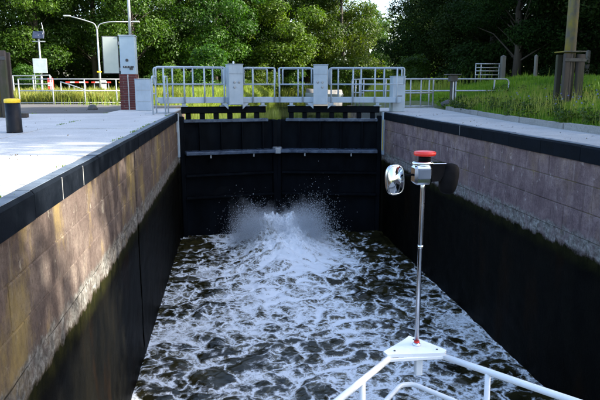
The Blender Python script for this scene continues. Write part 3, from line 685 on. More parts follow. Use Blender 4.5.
# ------------------------------------------------------------------ left quay furniture
def hgt(x, y): return float(height(np.array([x]), np.array([y]))[0])
t = thing('mooring_bollard', 'black cylindrical bollard with a yellow top on the left quay', 'bollard', (-3.49, 10.36, 0))
MB().lathe([(.125, 0), (.122, .02), (.118, .48)], n=24).build('body', 'bollard_black', t)
MB().lathe([(.121, .481), (.126, .488), (.126, .528), (.118, .545), (.06, .552)], n=24).build('cap', 'yellow_paint', t)
def dolphin(x, y, z, label, pole_h, w=.50, h=1.22, plank=False):
    t = thing('timber_fender_post', label, 'pole', (x, y, z))
    MB().tube([(0, 0, -.3), (0, 0, pole_h * .5), (.03, 0, pole_h)], [.135, .125, .11], 16).build('pole', 'pole_wood', t)
    for (a0, a1, b0, b1) in ((-w / 2, -w / 2 + .13, -.26, -.14), (-w / 2 + .14, -w / 2 + .20, -.24, -.15), (w / 2 - .17, w / 2, -.26, -.14), (-w / 2 + .03, -w / 2 + .16, .14, .24), (w / 2 - .16, w / 2 - .03, .14, .24)):
        MB().box(a0, a1, b0, b1, -.3, h + rng.uniform(-.03, .02), .012).build('timber', 'timber', t)
    MB().box(-w / 2 - .02, w / 2 + .02, -.28, -.263, h - .20, h - .12, .004).build('iron_strap', 'dark_metal', t)
    MB().box(-w / 2 - .01, w / 2 + .01, -.27, .25, h + .023, h + .05, .006).build('cap_board', 'pole_wood', t) if not plank else None
    return t
dolphin(8.2, 14.0, .30, 'tall wooden pole boxed by old timbers in the right bank grass', 5.2)
dl = dolphin(-5.57, 15.6, 0, 'dark timber post and pole cut off by the left edge of the frame', 5.2, .64, 1.56, True)
MB().box(.30, .72, -.30, -.12, 0, .10, .01).build('base_timber', 'timber', dl)
# brick pier with control cabinet
t = thing('brick_pier', 'dark red brick pier carrying the control cabinet', 'pier', (-3.15, 20.1, 0))
BL, BH, BW, J = .247, .065, .118, .009
MB().box(-.245, .245, -.245, .245, 0, 1.118).build('mortar_core', 'mortar', t)
bmesh_ = MB().box(-BL / 2, BL / 2, -BW / 2, BW / 2, -BH / 2, BH / 2, .005).mesh('brick'); bmesh_.materials.append(M['brick'])
z = .012 + BH / 2; c = 0
while z < 1.10:
    for k in range(4):
        for i in range(2):
            o = link(bpy.data.objects.new('brick', bmesh_), t)
            u = (-.254 + BL / 2 + i * (BL + J)) if c % 2 == 0 else (-.254 + BW + J + BL / 2 + i * (BL + J) - 0.0)
            if c % 2 == 1 and i == 1: u = -.254 + BW + J + BL * 1.5 + J - .109
            a = k * math.pi / 2
            o.location = (math.cos(a) * u - math.sin(a) * -.196, math.sin(a) * u + math.cos(a) * -.196, z); o.rotation_euler = (0, 0, a)
    z += BH + J; c += 1
MB().box(.0, .035, -.275, -.257, .0, 1.1, .003).build('cable_duct', 'steel_galv', t)
t = thing('control_cabinet', 'pale blue cabinet with open side door on the brick pier', 'cabinet', (-3.12, 20.1, 1.12))
MB().box(-.235, .235, -.22, .24, 0, 1.17, .01).build('body', 'cabinet', t); MB().box(-.26, .26, -.25, .26, 1.171, 1.20, .006).build('roof', 'steel_paint', t)
dr = MB().box(-.76, -.262, -.21, -.17, .01, 1.16, .006).build('door', 'dark_metal', t)
MB().box(-.735, -.285, -.216, -.2105, .03, 1.14, .001).build('door_panel', 'door_panel', dr)
MB().box(-.256, -.236, -.23, -.20, .1, .2).box(-.256, -.236, -.23, -.20, .9, 1.0).build('hinge', 'steel_galv', dr)
MB().lathe([(.045, 0), (.045, -.02), (.03, -.03)], (-.02, -.2205, .43), 14, 'y').build('dial', 'dark_metal', t)
MB().box(-.15, .18, -.25, -.2205, .20, .25, .006).build('switch_bar', 'dark_metal', t)
for dx in (-.10, -.02, .07): MB().lathe([(.016, 0), (.016, -.02)], (dx, -.2505, .225), 10, 'y').build('switch', 'steel_galv', t)
MB().box(.05, .15, -.26, -.2205, .14, .195, .006).build('key_box', 'dark_metal', t)
t = thing('flag_pole', 'thin straight grey pole rising behind the control cabinet', 'pole', (-3.2, 21.2, 0))
MB().tube([(0, 0, 0), (0, 0, 3.5), (0, 0, 7.0)], [.05, .045, .04], 12).build('shaft', 'steel_galv', t); MB().lathe([(.09, 0), (.09, .03)], n=14).build('base', 'steel_galv', t)
# hand grips at the head of the ladder near the gate
t = thing('ladder_handrail', 'pair of hooped grey grab rails at the left quay edge', 'handrail', (-1.95, 16.5, 0))
for dx in (-.02, .30):
    MB().tube(rounded([(dx, -.2, 0), (dx, -.2, 1.0), (dx, .55, 1.0), (dx, .55, 0)], .12), .021, 8).build('hoop', 'steel_paint', t)
    for dy in (-.2, .55): MB().lathe([(.06, 0), (.06, .01)], (dx, dy, 0), 10).build('foot_plate', 'steel_galv', t)
MB().tube([(-.02, -.2, .55), (-.02, .55, .55)], .018).tube([(.30, -.2, .55), (.30, .55, .55)], .018).build('mid_rail', 'steel_paint', t)

def fence(name, label, pts, hs, posts, r=.026, z=0., end=True):
    t = thing(name, label, 'railing', (pts[0][0], pts[0][1], z)); ox, oy = pts[0]
    for h in hs: MB().tube([(x - ox, y - oy, h) for x, y in pts], r * .9, 8).build('rail', 'steel_galv', t)
    for k in posts:
        i = min(int(k), len(pts) - 2); f = k - i; x = pts[i][0] * (1 - f) + pts[i + 1][0] * f - ox; y = pts[i][1] * (1 - f) + pts[i + 1][1] * f - oy
        MB().tube([(x, y, -.25), (x, y, max(hs) + .01)], r, 8).build('post', 'steel_galv', t)
    return t
fence('meadow_railing', 'grey tubular railing between the asphalt and the sunlit meadow', [(-8.78, 27.0), (-3.4, 27.0)], [1.04, .55, .05], [0, .256, .5, .745, .99])
# stair railing running down the bank, and a railing further left
t = thing('stair_railing', 'sloping grey handrail of a bank stair seen through the meadow railing', 'railing', (-7.3, 29.0, 0))
MB().tube([(-.6, 1.2, .95), (.2, .4, .75), (1.9, .0, .12)], .025).tube([(-.6, 1.2, .50), (.2, .4, .32), (1.2, .15, .02)], .02).build('handrail', 'steel_galv', t)
for x, y, h in ((-.6, 1.2, .95), (.2, .4, .75), (1.2, .17, .38)): MB().tube([(x, y, -.2), (x, y, h)], .024).build('post', 'steel_galv', t)
fence('yard_railing', 'grey railing behind the timber post at the far left', [(-13.2, 35), (-10.6, 35), (-9.2, 33.2)], [1.30, .85, .4], [0, .3, .6, 1, 1.5, 2], .032)
# signs, lamp, barriers beyond the meadow
t = thing('street_lamp', 'double armed street lamp standing left of the control cabinet', 'street lamp', (-9.05, 45, 0))
MB().tube([(0, 0, -.2), (0, 0, 2), (0, 0, 4.7)], [.085, .07, .05], 12).build('mast', 'steel_galv', t)
MB().tube(rounded([(0, 0, 4.6), (-.12, 0, 5.05), (-.9, 0, 5.30), (-1.75, 0, 5.52)], .4), .038, 8).tube(rounded([(0, 0, 4.6), (.14, 0, 5.0), (.8, 0, 5.18), (2.5, 0, 5.2)], .4), .038, 8).build('arm', 'steel_galv', t)
MB().box(-2.2, -1.72, -.12, .12, 5.49, 5.60, .03).build('lamp_head', 'steel_galv', t); MB().box(2.45, 2.95, -.12, .12, 5.15, 5.26, .03).build('lamp_head', 'steel_galv', t)
MB().box(-.16, .16, -.10, -.085, 1.7, 1.8).build('yellow_plate', 'yellow_paint', t)
t = thing('solar_sign_mast', 'mast with tilted solar panel and a blank square sign board', 'sign mast', (-11.0, 38, 0))
MB().tube([(0, 0, -.2), (0, 0, 3.7)], .05, 10).build('mast', 'steel_galv', t)
MB().box(-.32, .32, -.03, .03, 3.45, 3.95, .008, Matrix.Rotation(R(-30), 3, 'X')).build('solar_panel', 'solar', t)
MB().box(-.36, .36, -.02, .0, 3.3, 3.36).build('panel_bracket', 'steel_galv', t)
MB().tube(rounded([(.1, 0, 3.5), (.3, 0, 3.9), (.22, 0, 4.4)], .1), .018, 6).build('antenna', 'steel_galv', t)
MB().box(-.42, .38, -.09, -.055, 1.5, 2.35, .01).build('sign_board', 'sign_back', t)
MB().tube([(-.38, -.03, -.2), (-.38, -.03, 2.3)], .03).build('side_post', 'steel_galv', t)
t = thing('lifebuoy_box', 'red life-saving box on a post near the sign mast', 'rescue post', (-10.1, 36.5, 0))
MB().tube([(0, .1, -.2), (0, .1, 1.3)], .035).build('post', 'steel_galv', t); MB().box(-.16, .16, -.1, .06, .55, 1.2, .03).build('box', 'red_paint', t)
MB().box(-.12, .12, -.112, -.1005, .75, .95, .002).build('white_plate', 'white_paint', t)
for k, (x, wd, lab, cols) in enumerate(((-11.6, 1.7, 'red and white barrier board left of the lamp mast', ('red_paint', 'white_paint')), (-9.9, 1.5, 'red and white barrier board behind the street lamp foot', ('red_paint', 'white_paint')), (-8.0, 1.3, 'yellow and red barrier board right of the street lamp', ('yellow_paint', 'red_paint')))):
    t = thing('barrier_board', lab, 'barrier', (x, 49 + k * .6, 0), 0, 'road barriers beyond the meadow')
    n = 5
    for i in range(n): MB().box(-wd / 2 + i * wd / n, -wd / 2 + (i + 1) * wd / n - .004, -.02, .02, .98, 1.09, .003).build('stripe_panel', cols[i % 2], t)
    for sx in (-1, 1): MB().box(sx * wd * .36 - .03, sx * wd * .36 + .03, .0205, .07, 0, 1.07).build('leg', 'steel_galv', t); MB().box(sx * wd * .36 - .06, sx * wd * .36 + .06, -.25, .3, 0, .06).build('foot', 'dark_metal', t)
t = thing('white_marker_post', 'short white marker post beyond the meadow', 'marker post', (-9.1, 46.5, 0))
MB().box(-.16, .16, -.12, .12, 0, 1.15, .02).build('body', 'white_paint', t); MB().box(-.165, .165, -.125, .125, .9, 1.0, .004).build('band', 'dark_metal', t)

# ------------------------------------------------------------------ right quay furniture
t = thing('quay_railing', 'short grey railing frame standing beside the right gate pillar', 'railing', (6.02, 20.5, 0))
MB().tube(rounded([(0, 0, 0), (0, 0, .99), (1.06, 0, .99), (1.06, 0, 0)], .05), .028, 8).tube([(0, 0, .52), (1.06, 0, .52)], .024).tube([(0, 0, .06), (1.06, 0, .06)], .024).build('frame', 'steel_galv', t)
for x in (.25, .62): MB().tube([(x, 0, .06), (x, 0, .99)], .024, 8).build('post', 'steel_galv', t)
for x in (0, 1.06): MB().lathe([(.07, 0), (.07, .012)], (x, 0, 0), 10).build('foot_plate', 'steel_galv', t)
t = thing('bank_railing', 'long grey railing with a rounded end reaching into the right grass', 'railing', (5.3, 21.2, 0))
MB().tube(rounded([(-.6, .2, 1.0), (4.85, 0, 1.0), (4.85, 0, .58), (-.6, .2, .58)], .16, 7), .026, 8).build('rail_loop', 'steel_galv', t)
for x in (.3, 1.9, 2.9, 4.35): MB().tube([(x, .1, -.3), (x, .1, 1.0)], .026, 8).build('post', 'steel_galv', t)
t = thing('upstream_railing', 'far grey railing on the right upstream wall behind the gate', 'railing', (4.95, 22.0, -.02))
for h in (.52, 1.02): MB().tube([(0, 0, h), (0, 2.1, h)], .024).build('rail', 'steel_galv', t)
for y in (0, .7, 1.4, 2.1): MB().tube([(0, y, 0), (0, y, 1.03)], .024).build('post', 'steel_galv', t)
t = thing('control_post', 'dark post with a small flat roof on the right quay', 'post', (7.62, 20.1, hgt(7.62, 20.1)))
z0 = -.1
MB().box(-.075, .075, -.06, .06, z0, .86, .01).build('post', 'dark_metal', t); MB().box(-.018, .018, -.068, -.0605, .15, .82).build('rope', 'white_paint', t)
MB().box(-.13, .13, -.12, .12, .78, .99, .012).build('box', 'dark_metal', t); MB().box(-.26, .22, -.2, .2, 1.0, 1.03, .006).build('roof', 'stone_dark', t)
def rock(x, y, r, lab, group=None):
    m = MB(); m.lathe([(.2 * r, -.4 * r), (.95 * r, -.2 * r), (1. * r, .2 * r), (.7 * r, .62 * r), (.2 * r, .8 * r)], n=9)
    m.v = [(a + rng.normal(0, .09 * r), b + rng.normal(0, .09 * r), c_ + rng.normal(0, .07 * r)) for a, b, c_ in m.v]
    o = m.build('field_stone', 'stone_dark'); o.location = (x, y, hgt(x, y) + .05 if hgt(x, y) > -.2 else .02); tag(o, lab, 'stone', group)
rock(7.35, 19.8, .2, 'dark rough stone at the foot of the roofed post'); rock(7.55, 19.6, .13, 'smaller dark stone beside the roofed post')
rock(-4.4, 20.4, .16, 'dark stone lying left of the brick pier')
t = thing('field_gate', 'grey steel field gate with horizontal bars before the dark wood', 'gate', (11.7, 28, hgt(12.2, 28)))
zb = .0
for k, h in enumerate((.28, .46, .64, .80, .97)): MB().tube([(0, 0, h), (1.2, 0, h)], .022, 8).build('bar', 'steel_galv', t)
for x in (0.02, .28, 1.18): MB().tube([(x, .02, .05), (x, .02, 1.0)], .024, 8).build('upright', 'steel_galv', t)
def wpost(x, y, h, w, lab):
    z = hgt(x, y); t = MB().box(-w / 2, w / 2, -w / 2, w / 2, -.3, h, .015)
    t.add([(-w / 2, -w / 2, h + .001), (w / 2, -w / 2, h + .001), (w / 2, w / 2, h + .001), (-w / 2, w / 2, h + .001), (0, 0, h + .07)], [(0, 1, 4), (1, 2, 4), (2, 3, 4), (3, 0, 4)])
    o = t.build('fence_post', 'post_wood'); o.location = (x, y, z); o.rotation_euler = (R(rng.uniform(-2, 2)), R(rng.uniform(-2, 2)), R(rng.uniform(0, 40))); tag(o, lab, 'fence post')
wpost(13.05, 28.0, 1.18, .2, 'thick grey wooden post hinging the steel field gate')
wpost(14.3, 27.2, 1.15, .13, 'slim fence post between field gate and boxed pole')
wpost(17.1, 27.6, 1.35, .16, 'wooden fence post right of the boxed pole')
# moored boat on the far side of the canal
t = thing('moored_boat', 'small pale covered boat moored at the far canal shore', 'boat', (9.6, 61, ZU), R(8))
m = MB(); st = [(-1.9, .15, .55), (-1.4, .75, .5), (-.3, .95, .42), (1.2, .9, .40), (1.9, .7, .42)]; vs = []
for x, b, h in st: vs += [(x, -b, h), (x, -b * .6, -.2), (x, b * .6, -.2), (x, b, h)]
m.add(vs, [(4 * i + k, 4 * i + k + 1, 4 * i + k + 5, 4 * i + k + 4) for i in range(4) for k in range(3)] + [(0, 1, 2, 3), (16, 17, 18, 19)], True); m.build('hull', 'sign_back', t)
m = MB(); vs = []
for x, b, h in st: vs += [(x * .96, -b * .97, h + .01), (x * .96, -b * .5, h + .42), (x * .96, b * .5, h + .42), (x * .96, b * .97, h + .01)]
m.add(vs, [(4 * i + k, 4 * i + k + 1, 4 * i + k + 5, 4 * i + k + 4) for i in range(4) for k in range(3)] + [(0, 1, 2, 3), (16, 17, 18, 19)], True); m.build('cover', 'boat_tarp', t)

# ------------------------------------------------------------------ trees
def leaves(cent, rad, n, size, r_, flat=.8):
    """n leaf quads spread on/near the surface of ellipsoid clumps; returns verts, faces, tint"""
    k = len(cent); w_ = rad[:, 0] ** 2; idx = r_.choice(k, n, p=w_ / w_.sum())
    d = r_.normal(size=(n, 3)); d /= np.linalg.norm(d, axis=1)[:, None]
    rr = r_.uniform(.25, 1., n) ** .45 * r_.normal(1, .10, n)
    p = cent[idx] + d * rad[idx] * rr[:, None]
    nm = d * .8 + r_.normal(0, .55, (n, 3)) + np.array([0, 0, .45]); nm /= np.linalg.norm(nm, axis=1)[:, None]
    a = np.cross(nm, r_.normal(size=(n, 3))); a /= np.linalg.norm(a, axis=1)[:, None]; b = np.cross(nm, a)
    s = size * r_.uniform(.6, 1.35, n); L = (a * s[:, None]); W = (b * s[:, None] * .55); dr = nm * (s * .18)[:, None]
    v = np.stack([p - L, p - W * 1. + dr * -.0, p + L - dr, p + W], 1).reshape(-1, 3)
    f = np.arange(n * 4).reshape(n, 4)
    tint = np.clip(.5 + r_.normal(0, .16, n) + r_.normal(0, .16, k)[idx] , 0, 1)
    return v, f, tint
def tree_mesh(seed, H, cw, base, ncl, nl, size, mat, clr=(.09, .17), trunk_r=.22, narrow=1.):
    r_ = np.random.default_rng(seed); cent = []; rad = []; tips = []
    ch = H - base
    while len(cent) < ncl:
        h = r_.uniform(0, 1); prof = (np.sin(np.pi * min(1, (h * .86 + .14)) ** .8) ** .7) if narrow == 1. else (1 - h) ** .7
        a = r_.uniform(0, 2 * np.pi); q = r_.uniform(.05, 1) ** .5
        rr = q * cw * max(prof, .15)
        cr = r_.uniform(*clr) * cw * 2 * (1.15 - .35 * h)
        cent.append((rr * math.cos(a) * r_.uniform(.85, 1.1), rr * math.sin(a), base + ch * h * .95)); rad.append((cr * r_.uniform(.9, 1.3), cr * r_.uniform(.9, 1.3), cr * r_.uniform(.55, .85)))
    cent = np.array(cent); rad = np.array(rad)
    v, f, ti = leaves(cent, rad, nl, size, r_)
    crown = raw_mesh('crown', v, f, mat, False, ti)
    tr = MB(); zt = H * .86; bend = r_.normal(0, .25, (5, 2)); path = [(bend[i][0] * i / 4 * (H / 12), bend[i][1] * i / 4 * (H / 12), -.4 + (zt + .4) * i / 4) for i in range(5)]
    tr.tube(path, [trunk_r * 1.35, trunk_r, trunk_r * .8, trunk_r * .5, trunk_r * .2], 9)
    order = r_.permutation(ncl)[:min(ncl, 26)]
    for i in order:
        c = cent[i]; zs = max(base * .7, c[2] - math.hypot(c[0], c[1]) * .75); f_ = np.clip((zs + .4) / (zt + .4), 0, 1)
        x0 = np.interp(f_, np.linspace(0, 1, 5), [p[0] for p in path]); y0 = np.interp(f_, np.linspace(0, 1, 5), [p[1] for p in path])
        mid = ((x0 + c[0]) / 2, (y0 + c[1]) / 2, (zs + c[2]) / 2 + .25 * abs(r_.normal()))
        rb = trunk_r * (.30 - .16 * f_); tr.tube([(x0, y0, zs), mid, tuple(c)], [rb, rb * .6, rb * .2], 5, False)
    trunk = tr.mesh('trunk'); trunk.materials.append(M['bark'])
    return crown, trunk
def place_tree(proto, x, y, sc, rz, label, cat='tree', name='tree', group=None, zs=1., z=None):
    t = thing(name, label, cat, (x, y, (hgt(x, y) if z is None else z)), rz, group); t.scale = (sc, sc, sc * zs)
    link(bpy.data.objects.new('crown', proto[0]), t); link(bpy.data.objects.new('trunk', proto[1]), t); return t
far = [tree_mesh(11, 17, 4.8, 3.0, 75, 36000, .12, 'leaf'), tree_mesh(12, 19, 4.4, 3.5, 80, 36000, .12, 'leaf'),
       tree_mesh(13, 16, 5.2, 2.4, 85, 36000, .118, 'leaf'), tree_mesh(14, 15, 4.4, 2.2, 70, 36000, .118, 'leaf_pale')]
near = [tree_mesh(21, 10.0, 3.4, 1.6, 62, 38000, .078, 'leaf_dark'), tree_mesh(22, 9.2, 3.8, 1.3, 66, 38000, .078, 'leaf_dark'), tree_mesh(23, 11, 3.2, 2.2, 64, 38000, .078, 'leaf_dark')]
bush = [tree_mesh(31, 2.6, 1.7, .15, 26, 5200, .085, 'leaf_pale', (.14, .24), .05), tree_mesh(32, 3.4, 1.6, .2, 28, 5600, .085, 'leaf', (.14, .24), .05), tree_mesh(33, 1.9, 1.5, .1, 24, 4600, .075, 'leaf_dark', (.14, .24), .04)]
# background trees: x pixel-ish column, distance, prototype, scale, label
BT = [(-27.5, 56, 0, 1.05, 'leafy tree at the far left edge, above the dark timber post'),
      (-22.5, 60, 2, 1.1, 'broad green tree behind the solar sign mast'),
      (-17.0, 58, 1, .95, 'tall tree between solar sign mast and street lamp'),
      (-13.0, 63, 0, 1.1, 'dense tree directly behind the street lamp'),
      (-8.6, 60, 2, 1.0, 'round-crowned tree behind the control cabinet'),
      (-5.2, 68, 1, 1.05, 'tall tree right of the thin grey pole'),
      (-1.2, 64, 0, 1.0, 'leafy tree above the left end of the gate railing'),
      (2.4, 70, 1, 1.05, 'tall dark trunked tree above the left drive box'),
      (6.0, 69, 3, 1.2, 'pale yellow-green tree above the middle of the gate'),
      (9.4, 72, 2, 1.0, 'green tree above the right drive box'),
      (13.2, 70, 3, 1.05, 'pale tree above the right leaf railing'),
      (17.4, 75, 0, .58, 'lower tree under the patch of open sky'),
      (20.8, 66, 3, .68, 'bright green bushy tree left of the dark wood'),
      (-31, 70, 1, 1.1, 'back row tree seen high at the far left'), (-24, 74, 0, 1.15, 'back row tree seen above the solar sign mast'),
      (-16, 76, 2, 1.2, 'back row tree filling the gap left of the street lamp'), (-9.5, 77, 1, 1.1, 'back row tree seen above the control cabinet'),
      (-2.5, 79, 2, 1.15, 'back row tree seen left of the left drive box'), (3.5, 82, 0, 1.15, 'back row tree seen over the gate centre'),
      (10.5, 84, 1, 1.1, 'back row tree between the two pale trees'), (24.5, 74, 0, .66, 'back row tree where the dark wood begins')]
for i, (x, y, p, s, lab) in enumerate(BT): place_tree(far[p], x, y, s, i * 2.3, lab, 'tree', 'broadleaf_tree', 'trees behind the lock', rng.uniform(.94, 1.08))
# the wood on the right bank: shaded trees in view and on past the frame
WT = [(15.2, 31.0, 0, .90, 'dark tree just behind the steel field gate'), (18.6, 29.5, 1, .95, 'dark tree behind the boxed wooden pole'), (20.5, 34.5, 2, 1.0, 'dark tree deeper in the wood behind the boxed pole'),
      (16.8, 37.5, 1, 1.0, 'dark tree behind the long rounded railing'), (16.0, 42.0, 2, .95, 'dark tree on the left border of the shaded wood'), (22.5, 30.5, 0, 1.0, 'dark tree at the right edge of the frame'),
      (19.0, 45.5, 0, 1.1, 'dark tree in the middle depth of the shaded wood'), (17.2, 51.5, 1, 1.1, 'dark tree far back at the wood border'), (24.5, 38.5, 1, 1.1, 'dark tree deep in the wood near the right edge'),
      (27.5, 46.5, 2, 1.2, 'dark tree at the back of the wood on the right'), (22.0, 53.5, 2, 1.2, 'dark tree at the back of the wood behind the field gate')]
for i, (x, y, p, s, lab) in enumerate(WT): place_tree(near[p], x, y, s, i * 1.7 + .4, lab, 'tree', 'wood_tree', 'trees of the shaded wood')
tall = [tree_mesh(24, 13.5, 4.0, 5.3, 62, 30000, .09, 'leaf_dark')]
ST = [(14.4, 17.0, 0, 1.0), (14.2, 13.2, 0, 1.02), (14.8, 9.8, 0, 1.0), (14.6, 7.7, 0, 1.0), (15.2, -3.2, 0, 1.04), (14.8, -5.8, 0, 1.05), (14.6, -10, 0, 1.05), (17.9, 8.9, 0, 1.3), (17.9, 12.6, 0, 1.3), (18.2, -4.6, 0, 1.3)]  # unseen trees; crown height and spacing shaped for shade and sun gaps
for i, (x, y, p, s) in enumerate(ST): place_tree(tall[p], x, y, s, i * 2.9 + 1, 'tall high-crowned tree of the right bank beyond the right edge of the frame', 'tree', 'wood_tree', 'tall bank trees past the right frame edge')
ST = [(16.0, 2.6, 0, .78), (20.5, 17.0, 2, 1.15), (22.5, 21.5, 1, 1.2), (25.5, 24.5, 0, 1.25), (25.0, 18.5, 2, 1.2), (30.5, 28.5, 1, 1.3), (33, 34, 2, 1.3)]  # unseen trees, added to darken the wood and keep a sun gap
for i, (x, y, p, s) in enumerate(ST): place_tree(near[p], x, y, s, i * 2.9 + 1, 'dark low-crowned tree of the right bank wood beyond the right edge of the frame', 'tree', 'wood_tree', 'low bank trees past the right frame edge')
BS = [(-4.8, 52, 0, 'pale bush left of the gate beside the meadow'), (-1.2, 47, 1, 'green bush seen through the left gate railing'), (.6, 56, 0, 'yellow-green bush by the shore left of the left drive box'), (3.4, 61, 0, 'sunny bush on the shore right of the left drive box'),
      (2.0, 66.5, 1, 'green bush behind the gate centre'), (5.2, 67.0, 0, 'pale bush on the far shore behind the gate centre'), (7.3, 67.2, 1, 'far shore bush left of the moored boat'), (12.2, 67.4, 0, 'far shore bush right of the moored boat'), (15.3, 66.8, 1, 'far shore bush behind the right leaf railing'), (18.3, 64, 0, 'far bush under the bright green tree'),
      (13.8, 33.0, 2, 'dark low bush beside the field gate'), (12.4, 40.0, 1, 'waterside bush before the dark wood'), (16.6, 28.8, 2, 'dark bush between the two wooden fence posts'), (20.0, 27.0, 2, 'dark bush at the right edge behind the grass'),
      (-15.5, 50, 1, 'green bush left of the barrier boards'), (-20, 48, 2, 'dark bush at the far left behind the yard railing'), (-5.6, 54.5, 2, 'dark bush behind the yellow barrier board')]
for i, (x, y, p, lab) in enumerate(BS): place_tree(bush[p], x, y, 1.0 + .25 * math.sin(i * 2.1), i * 1.3, lab, 'bush', 'bush', 'bushes around the lock', z=hgt(x, y) - .05)

def leaf_mass(name, label, n_cl, n_lf, fx, fy, zr, cr, size, mat, seed):
    r_ = np.random.default_rng(seed); x = r_.uniform(*fx, n_cl); y = r_.uniform(*fy, n_cl)
    cent = np.stack([x, y, height(x, y) + r_.uniform(0, 1, n_cl) ** 1.3 * zr], 1); c = r_.uniform(*cr, n_cl); rad = np.stack([c * 1.2, c * 1.2, c * .8], 1)
    v, f, ti = leaves(cent, rad, n_lf, size, r_)
    tag(link(bpy.data.objects.new(name, raw_mesh(name, v, f, mat, False, ti))), label, 'undergrowth', None, 'stuff')
leaf_mass('undergrowth', 'dense green undergrowth below the trees behind the lock', 460, 70000, (-48, 30), (72, 82), 4.2, (.8, 1.7), .17, 'leaf', 51)
leaf_mass('meadow_hedge', 'green hedge below the trees beyond the barrier boards', 420, 52000, (-42, -4), (64, 69), 3.6, (.7, 1.3), .14, 'leaf', 55)
leaf_mass('far_wood', 'far wood closing the view behind the canal', 420, 36000, (-62, 48), (88, 100), 10, (1.4, 2.8), .34, 'leaf', 52)
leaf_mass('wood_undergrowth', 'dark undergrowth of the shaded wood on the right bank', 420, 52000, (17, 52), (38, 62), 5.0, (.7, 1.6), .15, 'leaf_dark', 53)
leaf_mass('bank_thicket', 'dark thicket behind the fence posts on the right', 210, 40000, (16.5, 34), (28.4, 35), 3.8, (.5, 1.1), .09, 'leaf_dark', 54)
# ------------------------------------------------------------------ grass and flowers
def blades(name, label, x, y, h, wd, mat, lean=.35, kind='stuff', z=None):
    n = len(x); z = height(x, y) if z is None else z; a = rng.uniform(0, 2 * np.pi, n); dx, dy = np.cos(a), np.sin(a)
    ln = h * rng.normal(0, lean, n); la = rng.uniform(0, 2 * np.pi, n); lx, ly = np.cos(la) * ln, np.sin(la) * ln
    hw = wd / 2
    P = np.empty((n, 5, 3))
    P[:, 0] = np.stack([x - dx * hw, y - dy * hw, z - .03], 1); P[:, 1] = np.stack([x + dx * hw, y + dy * hw, z - .03], 1)
    P[:, 2] = np.stack([x + lx * .35 + dx * hw * .8, y + ly * .35 + dy * hw * .8, z + h * .6], 1); P[:, 3] = np.stack([x + lx * .35 - dx * hw * .8, y + ly * .35 - dy * hw * .8, z + h * .6], 1)
    P[:, 4] = np.stack([x + lx, y + ly, z + h * .97 - np.abs(ln) * .35], 1)
    q = np.arange(n)[:, None] * 5
    f = np.concatenate([q + np.array([0, 1, 2]), q + np.array([0, 2, 3]), q + np.array([3, 2, 4])])
    pt = np.clip(.5 + .35 * fbm(x * .6, y * .6, 2) + rng.normal(0, .16, n), 0, 1)
    me = raw_mesh(name, P.reshape(-1, 3), f, mat, False, np.concatenate([pt] * 3))
    return tag(link(bpy.data.objects.new(name, me)), label, 'grass', None, kind)
n = 75000; y = rng.uniform(0, 1, n) ** 1.1 * 22 + 7.0; d = rng.exponential(2.6, n) + .06; x = kerb_x(y) + d * np.clip(y / 12, .6, 2.2)
keep = (x < y * .66 + 3) & ~((y > 20.8) & (x < shore_r(y) + .4)); x, y = x[keep], y[keep]; d = x - kerb_x(y)
patch = np.clip(.75 + .6 * fbm(x * .7, y * .7, 3), .25, 1.5)
blades('bank_grass', 'tall green grass on the right bank behind the kerb', x, y, rng.uniform(.10, .30, len(x)) * patch * np.clip(.35 + d * .6, .3, 1.1), np.clip(.006 + y * .0006, .008, .022), 'grass_green')
n = 160; y = rng.uniform(8, 21, n); x = kerb_x(y) + rng.exponential(1.6, n) + .05; cent = np.stack([x, y, height(x, y) + rng.uniform(.06, .2, n)], 1); rr_ = rng.uniform(.08, .22, n)
v, f, ti = leaves(cent, np.stack([rr_, rr_, rr_ * .7], 1), n * 60, .03, rng)
tag(link(bpy.data.objects.new('verge_weeds', raw_mesh('verge_weeds', v, f, 'leaf', False, ti))), 'leafy weeds among the right bank grass', 'weeds', None, 'stuff')
n = 1500; y = rng.uniform(7, 19, n); x = kerb_x(y) + rng.uniform(.1, 2.6, n) ** 1.0
blades('seed_stalks', 'pale seed stalks standing above the right bank grass', x, y, rng.uniform(.25, .55, n), np.full(n, .010), 'grass_sun', .25)
n = 52000; x = rng.uniform(-15, -1.9, n); y = 27.15 + rng.uniform(0, 1, n) ** 1.4 * 20; k = x < shore_l(y) - .3; x, y = x[k], y[k]
blades('meadow_grass', 'sunlit yellow-green meadow grass behind the grey railing', x, y, rng.uniform(.25, .75, len(x)) * np.clip(.85 + .5 * fbm(x * .5, y * .5, 3), .4, 1.3), np.clip(y * .0011, .02, .05), 'grass_sun', .3)
n = 30000; y = rng.uniform(24.5, 66, n); s_ = rng.uniform(0, 1, n) < .55; x = np.where(s_, shore_l(y) - rng.exponential(1.2, n), shore_r(y) + rng.exponential(1.4, n))
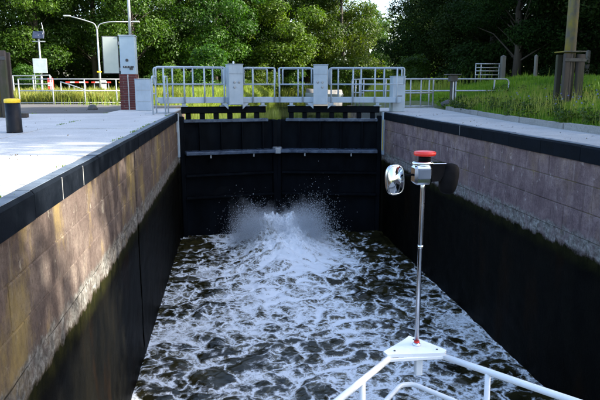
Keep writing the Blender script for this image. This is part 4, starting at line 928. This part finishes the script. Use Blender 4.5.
blades('shore_reeds', 'reeds and tall grass lining both canal shores', x, y, rng.uniform(.3, .95, n), np.clip(y * .0011, .02, .06), 'reed', .25, z=np.maximum(height(x, y), -.5))
n = 14000; x = rng.uniform(-8, 30, n); y = 66 + rng.exponential(1.6, n)
blades('far_shore_grass', 'bright grass along the far canal shore', x, y, rng.uniform(.4, 1.1, n), np.full(n, .07), 'reed', .3)
n = 130; y = rng.uniform(8.5, 16, n); x = kerb_x(y) + rng.uniform(.8, 3.6, n); zf = height(x, y) + rng.uniform(.18, .38, n); cs = []
cent = np.stack([x, y, zf], 1); v, f, ti = leaves(cent, np.full((n, 3), .018), n * 7, .014, rng)
tag(link(bpy.data.objects.new('blue_flowers', raw_mesh('blue_flowers', v, f, 'flower', False, ti))), 'scattered blue wildflowers in the right bank grass', 'flowers', None, 'stuff')
n = 220; x = np.concatenate([rng.uniform(-7, -1.6, n // 2), rng.uniform(4.7, 6.0, n // 2)]); y = rng.uniform(3, 20, n); k = (x < 0) | (x < kerb_x(y) - .1); x, y = x[k], y[k]
cent = np.stack([x, y, np.full(len(x), .008)], 1); v, f, ti = leaves(cent, np.tile([[.06, .06, .003]], (len(x), 1)), len(x), .012, rng)
tag(link(bpy.data.objects.new('leaf_litter', raw_mesh('leaf_litter', v, f, 'litter', False, ti))), 'scattered fallen leaves and grit on both quays', 'litter', None, 'stuff')
x = np.concatenate([np.full(300, -3.3), np.full(160, XLW - .122), rng.uniform(-9, -3.4, 140)]) + rng.normal(0, .012, 600); y = np.concatenate([rng.uniform(3, 17.5, 300), rng.uniform(3, 17, 160), np.full(140, 17.58) + rng.normal(0, .02, 140)])
kk = fbm(x * .8 + 2, y * .9, 2) > .22; x, y = np.repeat(x[kk], 6) + rng.normal(0, .02, kk.sum() * 6), np.repeat(y[kk], 6) + rng.normal(0, .02, kk.sum() * 6)
blades('joint_weeds', 'small weeds in the joints of the left quay slabs', x, y, rng.uniform(.008, .03, len(x)), np.full(len(x), .008), 'grass_green', .5, z=np.zeros(len(x)))
